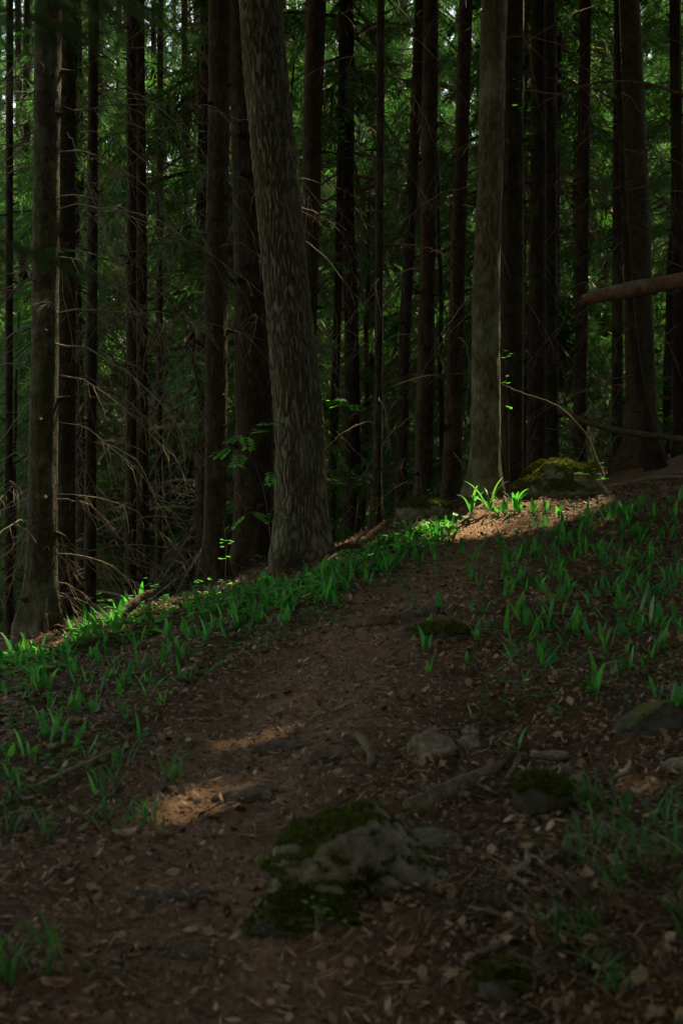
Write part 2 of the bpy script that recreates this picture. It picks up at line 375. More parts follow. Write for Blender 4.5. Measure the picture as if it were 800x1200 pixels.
# ----------------------------------------------------------------- spruce boughs
def bough(rng, n=40, width=0.024, droop=0.35, hang=0.5, split=False, tl=.40):
    """one unit-long bough along +X: (quads, material index)"""
    Q = []; Mi = []
    ax = lambda t: np.array([t, 0.06 * math.sin(3 * t + ph), 0.12 * t - droop * t * t])
    ph = rng.uniform(0, 6)
    ts = np.linspace(0, 1, 7)
    for a, b in zip(ts[:-1], ts[1:]):
        for u in (np.array([0, 1, 0]), np.array([0, 0, 1])):
            r0, r1 = 0.011 * (1 - a) + 0.002, 0.011 * (1 - b) + 0.002
            Q.append([ax(a) - u * r0, ax(a) + u * r0, ax(b) + u * r1, ax(b) - u * r1]); Mi.append(1)
    for t in np.linspace(0.12, 1.0, n):
        for s in (-1, 1):
            L = (tl * (1 - t) ** 0.7 + 0.07) * rng.uniform(0.6, 1.2)
            an = s * math.radians(rng.uniform(35, 65))
            dv = np.array([math.cos(an), math.sin(an), -hang * rng.uniform(0.2, 1.4)]); dv /= np.linalg.norm(dv)
            b0 = ax(t); side = np.cross(dv, rng.normal(size=3)); side /= np.linalg.norm(side)
            w = width * rng.uniform(0.6, 1.4)
            Q.append([b0, b0 + dv * L * .4 + side * w, b0 + dv * L, b0 + dv * L * .4 - side * w]); Mi.append(0)
            if split:
                for f, sg in ((.3, 1), (.45, -1), (.6, 1)):
                    b1 = b0 + dv * L * f; d1 = dv + side * sg * .75 + rng.normal(size=3) * .25; d1 /= np.linalg.norm(d1); l1 = L * .42
                    s1 = np.cross(d1, rng.normal(size=3)); s1 /= np.linalg.norm(s1)
                    Q.append([b1, b1 + d1 * l1 * .4 + s1 * w, b1 + d1 * l1, b1 + d1 * l1 * .4 - s1 * w]); Mi.append(0)
    return np.array(Q), np.array(Mi)
_br = np.random.default_rng(5)
BOUGH = [bough(_br, 46, .0062, .35, .8, True, .30) for _ in range(7)]
BOUGHF = [bough(_br, 46, .010, .35, .5) for _ in range(6)]
def dead_bough(rng, n=16):
    Q, Mi = bough(rng, n, .0028, .55, .5); return Q, Mi * 0 + 1
BOUGHD = [dead_bough(_br) for _ in range(6)]
BOUGHC = [bough(_br, 9, 0.075, 0.3, 0.3) for _ in range(6)]
def crown(rng, h0, h1, r, nb, templates, taper=0.8, pitch=(-30, 5), lo=0.7):
    Qs = []; Ms = []
    for k in range(nb):
        u = rng.uniform(0, 1) ** 0.9
        z = h0 + (h1 - h0) * u
        L = max(0.3, r * (1 - u) ** taper * rng.uniform(lo, 1.15))
        q, m = templates[rng.integers(len(templates))]
        az = rng.uniform(0, 2 * math.pi); pi_ = math.radians(rng.uniform(*pitch)); ro = rng.uniform(-.5, .5)
        Rm = np.array(Matrix.Rotation(az, 3, 'Z') @ Matrix.Rotation(-pi_, 3, 'Y') @ Matrix.Rotation(ro, 3, 'X'))
        Qs.append((q * L) @ Rm.T + np.array([0, 0, z])); Ms.append(m)
    return np.concatenate(Qs), np.concatenate(Ms)

# ----------------------------------------------------------------- SETTING: ground
def build_ground():
    xs = np.concatenate([-np.geomspace(300, 3.7, 40), np.arange(-3.6, 4.61, 0.024), np.geomspace(4.7, 300, 40)])
    ys = np.concatenate([-np.geomspace(300, 0.5, 24), np.arange(0, 2.3, .2), np.arange(2.3, 10.6, 0.026), np.geomspace(10.7, 400, 60)])
    X, Y = np.meshgrid(xs, ys)
    Z = ground(X, Y)
    V = np.stack([X, Y, Z], 2).reshape(-1, 3); nx = len(xs); ny = len(ys)
    i = np.arange(ny - 1)[:, None] * nx + np.arange(nx - 1)[None]
    F = np.stack([i, i + 1, i + nx + 1, i + nx], 2).reshape(-1, 4)
    g = G(); g.add(V, F, 0, path_w(X, Y).ravel()); o = g.obj('ground', M['soil'], smooth=True)
    tag(o, kind='structure')
build_ground()

# ----------------------------------------------------------------- litter, bits and twigs on the ground (stuff)
def gnormal(x, y):
    e = 0.03
    nx = (ground(x - e, y) - ground(x + e, y)) / (2 * e); ny = (ground(x, y - e) - ground(x, y + e)) / (2 * e)
    n = np.stack([nx, ny, np.ones_like(nx)], -1); return n / np.linalg.norm(n, axis=-1)[..., None]
def flakes(name, n, smin, smax, pathdens, lift=0.012, tilt=0.5, amax=1.0, elong=(0.35, 0.8)):
    r = RNG
    y = 2.4 + 8.0 * r.random(n) ** 1.25; x = r.uniform(-1, 1, n) * (.29 * y + .9)
    keep = r.random(n) < 1 - (1 - pathdens) * path_w(x, y)
    x, y = x[keep], y[keep]; n = len(x)
    L = smin + (smax - smin) * r.random(n) ** 2.2; w = L * r.uniform(*elong, n)
    nn = gnormal(x, y) + r.normal(size=(n, 3)) * tilt * np.array([1, 1, .3]); nn /= np.linalg.norm(nn, axis=1)[:, None]
    a = r.normal(size=(n, 3)); U = np.cross(nn, a); U /= np.linalg.norm(U, axis=1)[:, None]; Vv = np.cross(nn, U)
    c = np.stack([x, y, ground(x, y) + lift * r.random(n)], 1)
    curl = (r.random(n) * 0.5 - 0.1)[:, None] * L[:, None]
    p = lambda u, v, k: c + U * (u * L)[:, None] + Vv * (v * w)[:, None] + nn * curl * k
    # six-point leaf folded on its midrib: two quads
    b, t = p(-.5, 0, .5), p(.5, 0, .6)
    l1, l2, r1, r2 = p(-.15, .5, .35), p(.22, .4, .4), p(-.15, -.5, .35), p(.22, -.4, .4)
    V = np.stack([b, l1, l2, t, r2, r1], 1).reshape(-1, 3)
    i = np.arange(n)[:, None] * 6
    F = np.concatenate([i + np.array([[0, 3, 2, 1]]), i + np.array([[0, 5, 4, 3]])])
    at = np.clip(r.beta(1.6, 2.2, n) * amax, 0, 1)
    g = G(); g.add(V, F, 0, np.repeat(at, 6)); o = g.obj(name, M['litter'])
    tag(o, kind='stuff')
flakes('leaf_litter', 36000, .010, .043, 0.7, .018, .6)
flakes('needle_litter', 64000, .015, .06, 0.95, .02, .35, 1.0, (.05, .14))
flakes('litter_crumbs', 110000, .005, .018, 0.95, 0.012, 0.8)
def needles_twigs():
    g = G(); r = RNG
    for k in range(2200):
        y = 2.5 + 7.6 * r.random() ** 1.2; x = r.uniform(-1, 1) * (.29 * y + .7)
        if r.random() > 1 - .7 * float(path_w(np.array([x]), np.array([y]))[0]): continue
        L = 0.03 + 0.2 * r.random() ** 2.5; a = r.uniform(0, 6.3)
        n = 5; t = np.linspace(-.5, .5, n)
        X = x + np.cos(a) * L * t + r.normal(size=n) * L * .03; Y = y + np.sin(a) * L * t + r.normal(size=n) * L * .03
        Z = ground(X, Y) + 0.006 + r.random() * .01
        g.tube(np.stack([X, Y, Z], 1), np.linspace(.003, .0012, n) * (0.6 + L * 4), 4, 0, r.random(), cap=False)
    o = g.obj('twig_litter', M['root'], smooth=True); tag(o, kind='stuff')
needles_twigs()

# ----------------------------------------------------------------- trees
def trunk_mesh(P, R, kind, seed, sides, dz=0.05, hdet=9.0):
    """P, R: centre line from base to top; bark relief by kind"""
    P = np.asarray(P, float); R = np.asarray(R, float)
    z0, z1 = P[0, 2], P[-1, 2]
    zs = np.concatenate([np.arange(z0, min(hdet, z1), dz), np.arange(min(hdet, z1), z1, 0.8), [z1]])
    cx = np.interp(zs, P[:, 2], P[:, 0]); cy = np.interp(zs, P[:, 2], P[:, 1]); rr = np.interp(zs, P[:, 2], R)
    # smooth the polyline
    kern = np.ones(9) / 9
    def sm(a):
        m = zs < hdet - .5
        b = np.convolve(np.pad(a, 4, mode='edge'), kern, 'valid'); return np.where(m, b, a)
    cx, rr = sm(sm(cx)), sm(rr)
    w = pnoise(np.stack([zs * .8, zs * 0 + seed * 3.7, zs * 0], 1)) * 0.12
    cx = cx + w * rr; cy = cy + pnoise(np.stack([zs * .8, zs * 0 + seed * 3.7, zs * 0 + 9], 1)) * .15 * rr
    a = np.arange(sides) * 2 * math.pi / sides
    Z, Aa = np.meshgrid(zs, a, indexing='ij')
    q = np.stack([np.cos(Aa) * rr[:, None] , np.sin(Aa) * rr[:, None], Z], 2).reshape(-1, 3)
    lob = fbm(np.stack([np.cos(Aa).ravel() * 1.2 + seed, np.sin(Aa).ravel() * 1.2, Z.ravel() * .7], 1), 2).reshape(Z.shape) * 0.10
    det = Z < hdet
    if kind == 'oak':
        s = 50.0
        wq = q + 0.014 * np.stack([pnoise(q * 6), pnoise(q * 6 + 31), 0 * q[:, 0]], 1)
        rid = np.minimum(1, np.abs(pnoise(wq * np.array([s, s, s * .20]) + seed)) * 3.4) - .55 - .3 * (pnoise(wq * np.array([s * .7, s * .7, s * .9]) + 50) > .22)
        rid2 = pnoise(wq * np.array([s * 2.3, s * 2.3, s * .55]))
        relief = (rid * 0.010 + rid2 * .005).reshape(Z.shape)
    elif kind == 'ring':
        relief = (fbm(q * np.array([14, 14, 30.]), 2) * 0.008).reshape(Z.shape)
    elif kind == 'smooth':
        relief = (fbm(q * np.array([30, 30, 9.]) + seed, 3) * 0.007 + fbm(q * 7, 2) * .008).reshape(Z.shape)
    else:
        relief = (fbm(q * np.array([26, 26, 18.]) + seed, 2) * 0.005).reshape(Z.shape)
    base = np.clip(1 - (Z - P[0, 2] - .15) / .42, 0, 1) ** 2.2
    flare = base * (0.3 if kind == 'smooth' else 0.62) * (0.35 + 0.65 * (0.5 + 0.5 * np.cos(Aa * (4 + seed % 3) + seed + .6 * np.sin(Aa * 2 + seed))) ** 1.5)
    rad = rr[:, None] * (1 + lob + flare) + np.where(det, relief, 0) * np.clip(rr[:, None] / .08, .25, 1)
    V = np.stack([cx[:, None] + np.cos(Aa) * rad, cy[:, None] + np.sin(Aa) * rad, Z], 2).reshape(-1, 3)
    n = len(zs); i = np.arange(n - 1)[:, None] * sides; j = np.arange(sides)[None]; k = (j + 1) % sides
    F = np.stack([i + j, i + k, i + sides + k, i + sides + j], 2).reshape(-1, 4)
    g = G(); g.add(V, F, 0, np.clip(.5 + relief / .018, 0, 1).ravel()); return g, (zs, cx, cy, rr)

def branch(g, rng, p0, az, L, rise, droop, r0, twigs=6, mat_=0, curl=0.0):
    n = 12; t = np.linspace(0, 1, n)
    dx = np.array([math.cos(az), math.sin(az), 0]); sd = np.array([-math.sin(az), math.cos(az), 0])
    wob = np.cumsum(rng.normal(size=(n, 3)) * L * .012, 0)
    P = p0 + np.outer(t * L, dx) + np.outer(curl * L * t * t, sd) + np.outer(L * (rise * t - droop * t * t), [0, 0, 1]) + wob
    P[0] = p0
    g.tube(P, r0 * (1 - t) ** .8 + .0012, 5, mat_, cap=False)
    for k in range(twigs):
        u = rng.uniform(.2, .97); i = min(int(u * (n - 1)), n - 2)
        b = P[i] + (P[i+1] - P[i]) * (u * (n - 1) - i)
        T = P[i+1] - P[i]; T /= np.linalg.norm(T)
        s = np.cross(T, [0, 0, 1]) * rng.choice([-1, 1]) * rng.uniform(.5, 1.2)
        dv = T * rng.uniform(.3, 1.0) + s + np.array([0, 0, rng.uniform(-.9, .3)]); dv /= np.linalg.norm(dv)
        l = L * rng.uniform(.08, .36) * (1.1 - .6 * u); tt = np.linspace(0, 1, 5)
        Q = b + np.outer(tt * l, dv) + np.outer(-l * .35 * tt * tt, [0, 0, 1]) + np.cumsum(rng.normal(size=(5, 3)) * l * .03, 0) * (tt > 0)[:, None]
        g.tube(Q, (r0 * .38) * (1 - tt) + .0010, 3, mat_, cap=False)
        if l > .25 and rng.random() < .6:
            for kk in range(2):
                b2 = Q[rng.integers(1, 4)]; dv2 = dv + rng.normal(size=3) * .7; dv2 /= np.linalg.norm(dv2)
                g.tube(b2 + np.outer(np.linspace(0, 1, 3) * l * .4, dv2), [.0018, .0014, .001], 3, mat_, cap=False)

def front_tree(label, d, pts, bk, seed, nbr=10, top=18, crown_r=3.2, sides=None, cat='tree', name='spruce_tree', brange=(1.0, 6.5),
               blen=(.5, 1.5), twigs=7, azs=None, btwig='twig', rise=(-.25, .3), droop=(.3, 1.1), crown_n=210, brad=(.0024, .005)):
    rng = np.random.default_rng(seed)
    P = [W(px, py, d) for px, py, w in pts]; R = [w * K * d / 2 for px, py, w in pts]
    gz = g1(P[0][0], d) - 0.12
    if P[0][2] > gz: P.insert(0, np.array([P[0][0], d, gz])); R.insert(0, R[0] * 1.05)
    else:
        P[0] = np.array([P[0][0], d, gz])
        while len(P) > 2 and P[1][2] <= P[0][2] + .02: P.pop(1); R.pop(1)
    dv = (P[-1] - P[-2]) / (P[-1][2] - P[-2][2]); t = P[-1]
    ht = top - t[2]
    P.append(t + np.array([dv[0] * .5 * ht * .6, 0, ht * .6])); R.append(R[-1] * .55)
    P.append(np.array([P[-1][0] + dv[0] * ht * .1, d, top])); R.append(.02)
    root = empty(name, (P[0][0], d, gz + .12), label, cat)
    sd = sides or (48 if R[2] > .07 else 28)
    g, (zs, cx, cy, rr) = trunk_mesh(P, R, bk, seed, sd, 0.03 if bk != 'oak' else .010, 1.5 + .36 * d + 1.2)
    at = lambda z: np.array([np.interp(z, zs, cx), np.interp(z, zs, cy), z])
    for k in range(0 if bk in ('oak', 'smooth') else 34):          # broken branch stubs and knots in the bark
        z = rng.uniform(.3, 7); az = rng.uniform(0, 6.28); r = float(np.interp(z, zs, rr)); o_ = np.array([math.cos(az), math.sin(az), 0])
        l = rng.uniform(.01, .09); b = at(z) + o_ * r * .8
        g.tube(np.stack([b, b + o_ * r * .3, b + o_ * (r * .3 + l) + [0, 0, rng.uniform(-.4, .5) * l]]), [r * .3, r * .16 + .004, .003], 6, cap=False)
    g.obj('trunk', M[bk if bk in M else 'dark'], root, True)
    at = lambda z: np.array([np.interp(z, zs, cx), np.interp(z, zs, cy), z])
    for k in range(nbr):
        z = rng.uniform(*brange); az = rng.uniform(0, 2 * math.pi) if azs is None else rng.uniform(*azs)
        p = at(z); r = float(np.interp(z, zs, rr)); p = p + np.array([math.cos(az), math.sin(az), 0]) * r * .8
        b = G(); branch(b, rng, p, az, rng.uniform(*blen), rng.uniform(*rise), rng.uniform(*droop), rng.uniform(*brad), twigs, 0, rng.uniform(-.25, .25))
        b.obj('dead_branch', M[btwig], root, True)
    h0 = 1.5 + .36 * d + 2.6
    Q, Mi = crown(rng, h0, top, crown_r, crown_n, BOUGHC, .6, (-20, 15))
    Q = Q + np.array([at(h0 + 2)[0], d, 0])
    kp = sunfilter(Q); b = G(); b.quads(Q[kp], Mi[kp], rng.random(kp.sum())); b.obj('crown', [M['canopy'], M['dark']], root)
    return root, at

left_az = (math.radians(-100), math.radians(100))
front_tree('grey spruce trunk with a sunlit right edge and tangled bare twigs, far left', 8.0,
    [(46,785,42),(48,765,37),(50,600,34),(53,400,32),(55,200,31),(56,0,31)], 'grey', 1, 44, blen=(.35,1.2), twigs=14, brange=(.8,4.8), droop=(.2,.9))
front_tree('dark reddish trunk standing close behind the sunlit-edged grey spruce', 9.6,
    [(76,760,28),(76,600,24),(78,300,21),(79,0,19)], 'dark', 2, 34, blen=(.6,1.8), twigs=11)
front_tree('slim dim trunk between the dark reddish trunk and the paired stems', 11.0,
    [(105,730,15),(107,500,13),(110,0,12)], 'dark', 3, 32, blen=(.5,1.5), twigs=9)
front_tree('left stem of the close dark pair of slim trunks', 12.0,
    [(153,710,15),(154,400,12),(154,0,11)], 'dark', 4, 32, blen=(.5,1.6), twigs=9, btwig='darktwig')
front_tree('right stem of the close dark pair of slim trunks', 12.2,
    [(167,710,17),(166,400,13.5),(163,0,13)], 'dark', 5, 30, blen=(.5,1.6), twigs=9, btwig='darktwig')
front_tree('very thin far stem midway between the dark pair and the straight red-brown trunk', 15.0,
    [(186,690,9),(187,300,8),(188,0,7)], 'dark', 6, 26, blen=(.6,1.8), twigs=10, btwig='darktwig', droop=(.5,1.1))
front_tree('straight smooth red-brown trunk left of the big furrowed trunk', 10.0,
    [(251,705,31),(252,600,26),(254,300,26),(258,0,25)], 'red', 7, 24, blen=(.7,1.9), twigs=10, btwig='darktwig', brange=(2.5,6.5), droop=(.45,1.0))
front_tree('wide dark trunk half hidden behind the big furrowed trunk', 11.0,
    [(297,695,50),(297,500,44),(293,300,38),(286,100,34),(284,0,32)], 'dark', 8, 14, blen=(.5,1.3), twigs=7)
front_tree('biggest trunk, deeply furrowed grey bark, leaning slightly left beside the path', 8.8,
    [(357,700,80),(355,672,66),(352,600,60),(350,500,56),(337,350,53),(322,200,52),(310,60,51),(306,0,50)], 'oak', 9, 0, 19, 3.2,
    sides=270, name='oak_tree', crown_n=220)
front_tree('red-brown trunk emerging just right of the big furrowed trunk', 11.5,
    [(360,680,23),(360,400,21),(364,250,21),(367,100,23),(371,0,23)], 'red', 10, 14, blen=(.4,1.3), twigs=6)
front_tree('thin far stem just left of the dark pole-like stem', 15.0,
    [(388,620,10),(397,300,9),(402,0,9)], 'dark', 11, 16, blen=(.5,1.3))
front_tree('dark pole-like straight stem rooted on the crest left of the path', 9.4,
    [(441,645,14),(442,560,10.5),(443,450,10),(445,200,9.5),(446,0,9)], 'dark', 12, 8, blen=(.3,.9), twigs=5, brange=(2,5.5), brad=(.003,.005))
front_tree('slim dark trunk leaning right, next to the brown centre trunk', 14.0,
    [(468,620,14),(474,400,13),(486,150,13),(493,0,13)], 'dark', 13, 14, btwig='darktwig')
front_tree('brown centre trunk with a faintly sunlit right edge', 12.5,
    [(495,612,23),(500,350,19),(505,0,18)], 'red', 14, 18, blen=(.4,1.1))
front_tree('brown trunk leaning slightly right, just left of the pale mossy trunk', 12.0,
    [(528,600,23),(535,350,18),(541,150,16),(546,0,16)], 'red', 15, 14, blen=(.4,1.1))
pale_root, pale_at = front_tree('pale grey-green smooth trunk on the sunlit crest beside the mossy boulder', 9.6,
    [(567,580,46),(568,548,35),(569,400,33),(572,250,30),(576,120,29),(579,0,30)], 'smooth', 16, 4, 18, 2.8, sides=72,
    name='alder_tree', blen=(.3,.8), brange=(3.0,4.8), twigs=4)
front_tree('dark trunk right behind the pale smooth trunk', 11.5,
    [(600,580,31),(600,300,27),(601,0,26)], 'dark', 17, 10, blen=(.4,1.0))
front_tree('left one of two dark trunks overlapping behind the boulder', 12.5,
    [(628,565,22),(630,200,18),(630,0,16)], 'dark', 18, 12, blen=(.4,1.0))
front_tree('right one of two dark trunks overlapping behind the boulder', 13.2,
    [(644,565,21),(643,200,19),(642,0,18)], 'dark', 19, 12, blen=(.4,1.0), btwig='darktwig')
front_tree('dim brown far trunk above the right end of the mossy boulder', 15.0,
    [(678,565,16),(682,250,15),(686,0,14)], 'red', 20, 16, blen=(.4,1.2))
front_tree('slim dark far trunk just left of the rough ringed trunk', 14.0,
    [(722,560,14),(723,300,12),(724,0,10)], 'dark', 21, 12)
front_tree('stout trunk with rough ringed bark behind the broken pole at right', 12.2,
    [(752,572,46),(750,480,36),(744,200,30),(735,0,27)], 'ring', 22, 16, sides=72, blen=(.5,1.3), twigs=9)
front_tree('dark slender stem leaning across the foot of the rough ringed trunk', 11.6,
    [(772,574,24),(757,500,14),(745,430,11),(737,350,9),(728,200,7),(722,0,6)], 'dark', 23, 6, top=11, crown_r=1.2)
front_tree('dark trunk at the right edge of the picture', 13.0,
    [(797,565,17),(794,300,15),(790,0,13)], 'dark', 24, 22, blen=(.5,1.3), twigs=9)
front_tree('thin dark stem at the left edge of the picture', 10.5,
    [(10,745,10),(11,400,9),(12,0,8)], 'dark', 25, 22, blen=(.4,1.3), twigs=10)

# knot and old scar on the pale trunk
for px, py, r in ((563, 205, .03), (570, 20, .04), (584, 60, .035)):
    p = W(px, py, 9.6); g = G()
    for k in range(3):
        a = RNG.uniform(0, 6); q = p + np.array([math.cos(a), -abs(math.sin(a)), 0]) * r * .4
        g.tube(np.stack([q + [0, 0, -r * 1.6], q + [0, 0, -r * .5], q + [0, 0, r * .6], q + [0, 0, r * 1.5]]), [r * .3, r, r * .9, r * .25], 9)
    g.obj('knot', M['smooth'], [c for c in pale_root.children if c.name.startswith('trunk')][0], True)
    

# ----------------------------------------------------------------- background spruces: one of each build, then copies
def spruce_proto(seed, h, r, nb, lo_branch, trunk_r, dead=0, dead_top=6):
    rng = np.random.default_rng(seed)
    root = empty('background_spruce', (0, 0, 0))
    n = 14; z = np.linspace(-0.6, h, n)
    P = np.stack([np.cumsum(rng.normal(size=n)) * .02, np.cumsum(rng.normal(size=n)) * .02, z], 1)
    g = G(); g.tube(P, trunk_r * (1 - (z + .6) / (h + .6)) ** .8 + .008, 12, cap=False); g.obj('trunk', M['dark'], root, True)
    Q, Mi = crown(rng, lo_branch, h, r, nb, BOUGH, .7, (-35, 0), .45)
    b = G(); b.quads(Q, Mi, rng.random(len(Q)) * .5); b.obj('crown', [M['needle'], M['darktwig']], root)
    if dead:
        Q, Mi = crown(rng, .3, dead_top, r * .95, dead, BOUGHD, .15, (-40, 10), .4)
        b = G(); b.quads(Q, 0, rng.random(len(Q))); b.obj('dead_branches', [M['twig']], root)
    return root
protos = [spruce_proto(101, 13, 2.0, 95, 1.2, .075, 70, 7), spruce_proto(102, 10, 1.7, 90, .5, .06, 45, 5),
          spruce_proto(103, 16, 1.9, 90, 3.0, .095, 100, 8), spruce_proto(104, 5, 1.3, 60, .2, .04), spruce_proto(105, 14, 1.6, 70, 4.5, .08, 110, 9)]
BG_LABEL = {0: 'green-boughed spruce filling the dim background between the front trunks',
            1: 'green-boughed spruce filling the dim background between the front trunks',
            2: 'slim far spruce stem with thin high boughs in the background',
            3: 'low bushy young spruce glowing green beyond the crest',
            4: 'slim far spruce stem with thin high boughs in the background'}
BG_GROUP = {0: 'green spruces in the background', 1: 'green spruces in the background', 2: 'slim far spruces', 3: 'young spruces beyond the crest', 4: 'slim far spruces'}
rng = np.random.default_rng(33)
spots = []
for d0 in (15.5, 18, 21, 24.5, 28, 32):
    m = int(5 + d0 * .25)
    for k in range(m):
        px = -40 + 880 * (k + rng.uniform(.1, .9)) / m
        d = d0 + rng.uniform(-1.2, 1.2)
        kind = int(rng.choice([0, 1, 2, 4, 3], p=[.28, .2, .2, .17, .15]))
        if d < 17 and kind in (0, 1): kind = 3 if rng.random() < .5 else 4
        if d > 17 and px < 330 and kind in (2, 4): kind = 0
        spots.append((px, d, kind))
used = set()
for px, d, kind in spots:
    src = protos[kind]
    if kind in used: o = copy_tree(src)
    else: o = src; used.add(kind)
    x = (px - 400) * K * d
    o.location = (x, d, g1(x, d)); o.rotation_euler = (0, 0, rng.uniform(0, 6.28))
    s = rng.uniform(.85, 1.2) * (1.35 if px < 340 and d > 19 else 1); o.scale = (s, s, s * rng.uniform(.95, 1.15))
    tag(o, BG_LABEL[kind], 'tree', BG_GROUP[kind])
    

# ----------------------------------------------------------------- far wood and the wood all round the camera (uncountable mass), plus added sun-blocking boughs
def wood(name, spots, h, r, nb, templates, mats, filt, z0=3.0, high=0):
    g = G(); rng = np.random.default_rng(77)
    for x, y in spots:
        gz = g1(x, y); hh = h * rng.uniform(.75, 1.2) * (1.35 if x < 0 and not filt else 1)
        z = np.linspace(-.5, hh, 6)
        g.tube(np.stack([z * 0 + x, z * 0 + y, z + gz], 1), .13 * (1 - (z + .5) / (hh + .6)) + .02, 8, 1, cap=False)
        Q, Mi = crown(rng, max(z0 * rng.uniform(.8, 1.3), 1.5 + .37 * y + 1.4 - gz) if filt else z0, hh, r * rng.uniform(.8, 1.2), nb, templates, .6, (-30, 5), .5)
        Q = Q + np.array([x, y, gz])
        if filt:
            kp = sunfilter(Q); Q, Mi = Q[kp], Mi[kp]
        g.quads(Q, Mi, rng.random(len(Q)))
    for k in range(high):           # loose boughs without trees, added above view to block sun from the slope
        y = rng.uniform(2.0, 11.5); x = rng.uniform(-.34, .34) * y
        q, m = templates[rng.integers(len(templates))]; L = rng.uniform(1.6, 2.6); az = rng.uniform(0, 6.28)
        Q = (q * L) @ np.array(Matrix.Rotation(az, 3, 'Z')).T
        Q = Q - Q.reshape(-1, 3).mean(0) + np.array([x, y, float(base_h(x, y))]) + SUN * rng.uniform(13, 21)
        kp = sunfilter(Q); g.quads(Q[kp], m[kp], rng.random(kp.sum()))
    o = g.obj(name, mats); tag(o, kind='stuff')
rng = np.random.default_rng(9)
far = []
for k in range(165):
    d = rng.uniform(34, 62); far.append(((rng.uniform(-60, 860) - 400) * K * d, d))
wood('far_wood', far, 26, 2.8, 62, BOUGHF, [M['needle'], M['darktwig']], False, 1.5)
near = [(6.3, 15.5), (7.6, 17.5), (5.6, 13.8), (8.6, 19.5)]  # unseen trees added here to block sun on the right bank
while len(near) < 100:
    x, y = rng.uniform(-16, 20), rng.uniform(-14, 21)
    if abs(x) < .24 * max(y, 0) + 1.5 and y > -1.5: continue
    if y < 0 and math.hypot(x, y) < 3: continue
    if x < 0 and y > 1 and rng.random() < .75: continue      # thinned on the falling left side so sky light reaches the path
    if all(math.hypot(x - a, y - b) > 1.7 for a, b in near): near.append((x, y))
wood('wood_with_shade_boughs', near, 18, 3.0, 75, BOUGHC, [M['canopy'], M['darktwig']], True, 5.5, 420)

# a spruce just outside the frame on the left, one green bough hanging into view
def edge_spruce():
    d = 1.7; x = -1.05; gz = g1(x, d); rng = np.random.default_rng(55)
    root = empty('spruce_tree', (x, d, gz), 'out-of-focus green spruce boughs hanging in at the upper left corner', 'tree')
    z = np.linspace(-.2, 14, 30)
    g = G(); g.tube(np.stack([z * 0 + x, z * 0 + d, z + gz], 1), .07 * (1 - z / 15) + .01, 20, cap=False); g.obj('trunk', M['dark'], root, True)
    q, m = bough(rng, 34, .0042, .3, .5, True); q[:, :, 1] *= .6
    for z, L, az, pit in ((1.66, .67, .02, 2), (1.88, .70, .06, 8), (2.0, .80, .1, 2)):
        Rm = np.array(Matrix.Rotation(az, 3, 'Z') @ Matrix.Rotation(-math.radians(pit), 3, 'Y'))
        b = G(); b.quads((q * L) @ Rm.T + np.array([x + .05, d, gz + z]), m, rng.random(len(q)) * .5); b.obj('bough', [M['shaded_needle'], M['darktwig']], root)
    Q, Mi = crown(rng, 5.5, 14, 1.6, 60, BOUGHC); Q = Q + np.array([x, d, gz]); kp = sunfilter(Q)
    b = G(); b.quads(Q[kp], Mi[kp], rng.random(kp.sum())); b.obj('crown', [M['canopy'], M['dark']], root)
edge_spruce()

# ----------------------------------------------------------------- stones
def ico(n):
    import bmesh
    bm = bmesh.new(); bmesh.ops.create_icosphere(bm, subdivisions=n, radius=1)
    V = np.array([v.co[:] for v in bm.verts]); F = np.array([[v.index for v in f.verts] for f in bm.faces]); bm.free(); return V, F
ICO = {n: ico(n) for n in (3, 4, 5, 6)}
def rock_shape(c, rad, rotz, cuts, seed, amp=.12, lvl=5, tilt=(0, 0)):
    V, F = ICO[lvl]; V = V.copy(); rng = np.random.default_rng(seed)
    for n, dd in cuts:
        n = np.array(n, float); n /= np.linalg.norm(n); e = V @ n - dd
        V = V - np.outer(np.maximum(e, 0) * .88, n)
    V = V * (1 + amp * fbm(V * 1.6 + seed, 3)[:, None] + amp * .35 * fbm(V * 6 + seed, 3)[:, None])
    V = V * np.array(rad)
    Rm = np.array(Matrix.Rotation(rotz, 3, 'Z') @ Matrix.Rotation(tilt[0], 3, 'X') @ Matrix.Rotation(tilt[1], 3, 'Y'))
    return V @ Rm.T + np.array(c), F
def normals(V, F):
    n = np.cross(V[F[:, 1]] - V[F[:, 0]], V[F[:, 2]] - V[F[:, 0]]); vn = np.zeros_like(V)
    for k in range(3): np.add.at(vn, F[:, k], n)
    return vn / np.maximum(np.linalg.norm(vn, axis=1), 1e-12)[:, None]
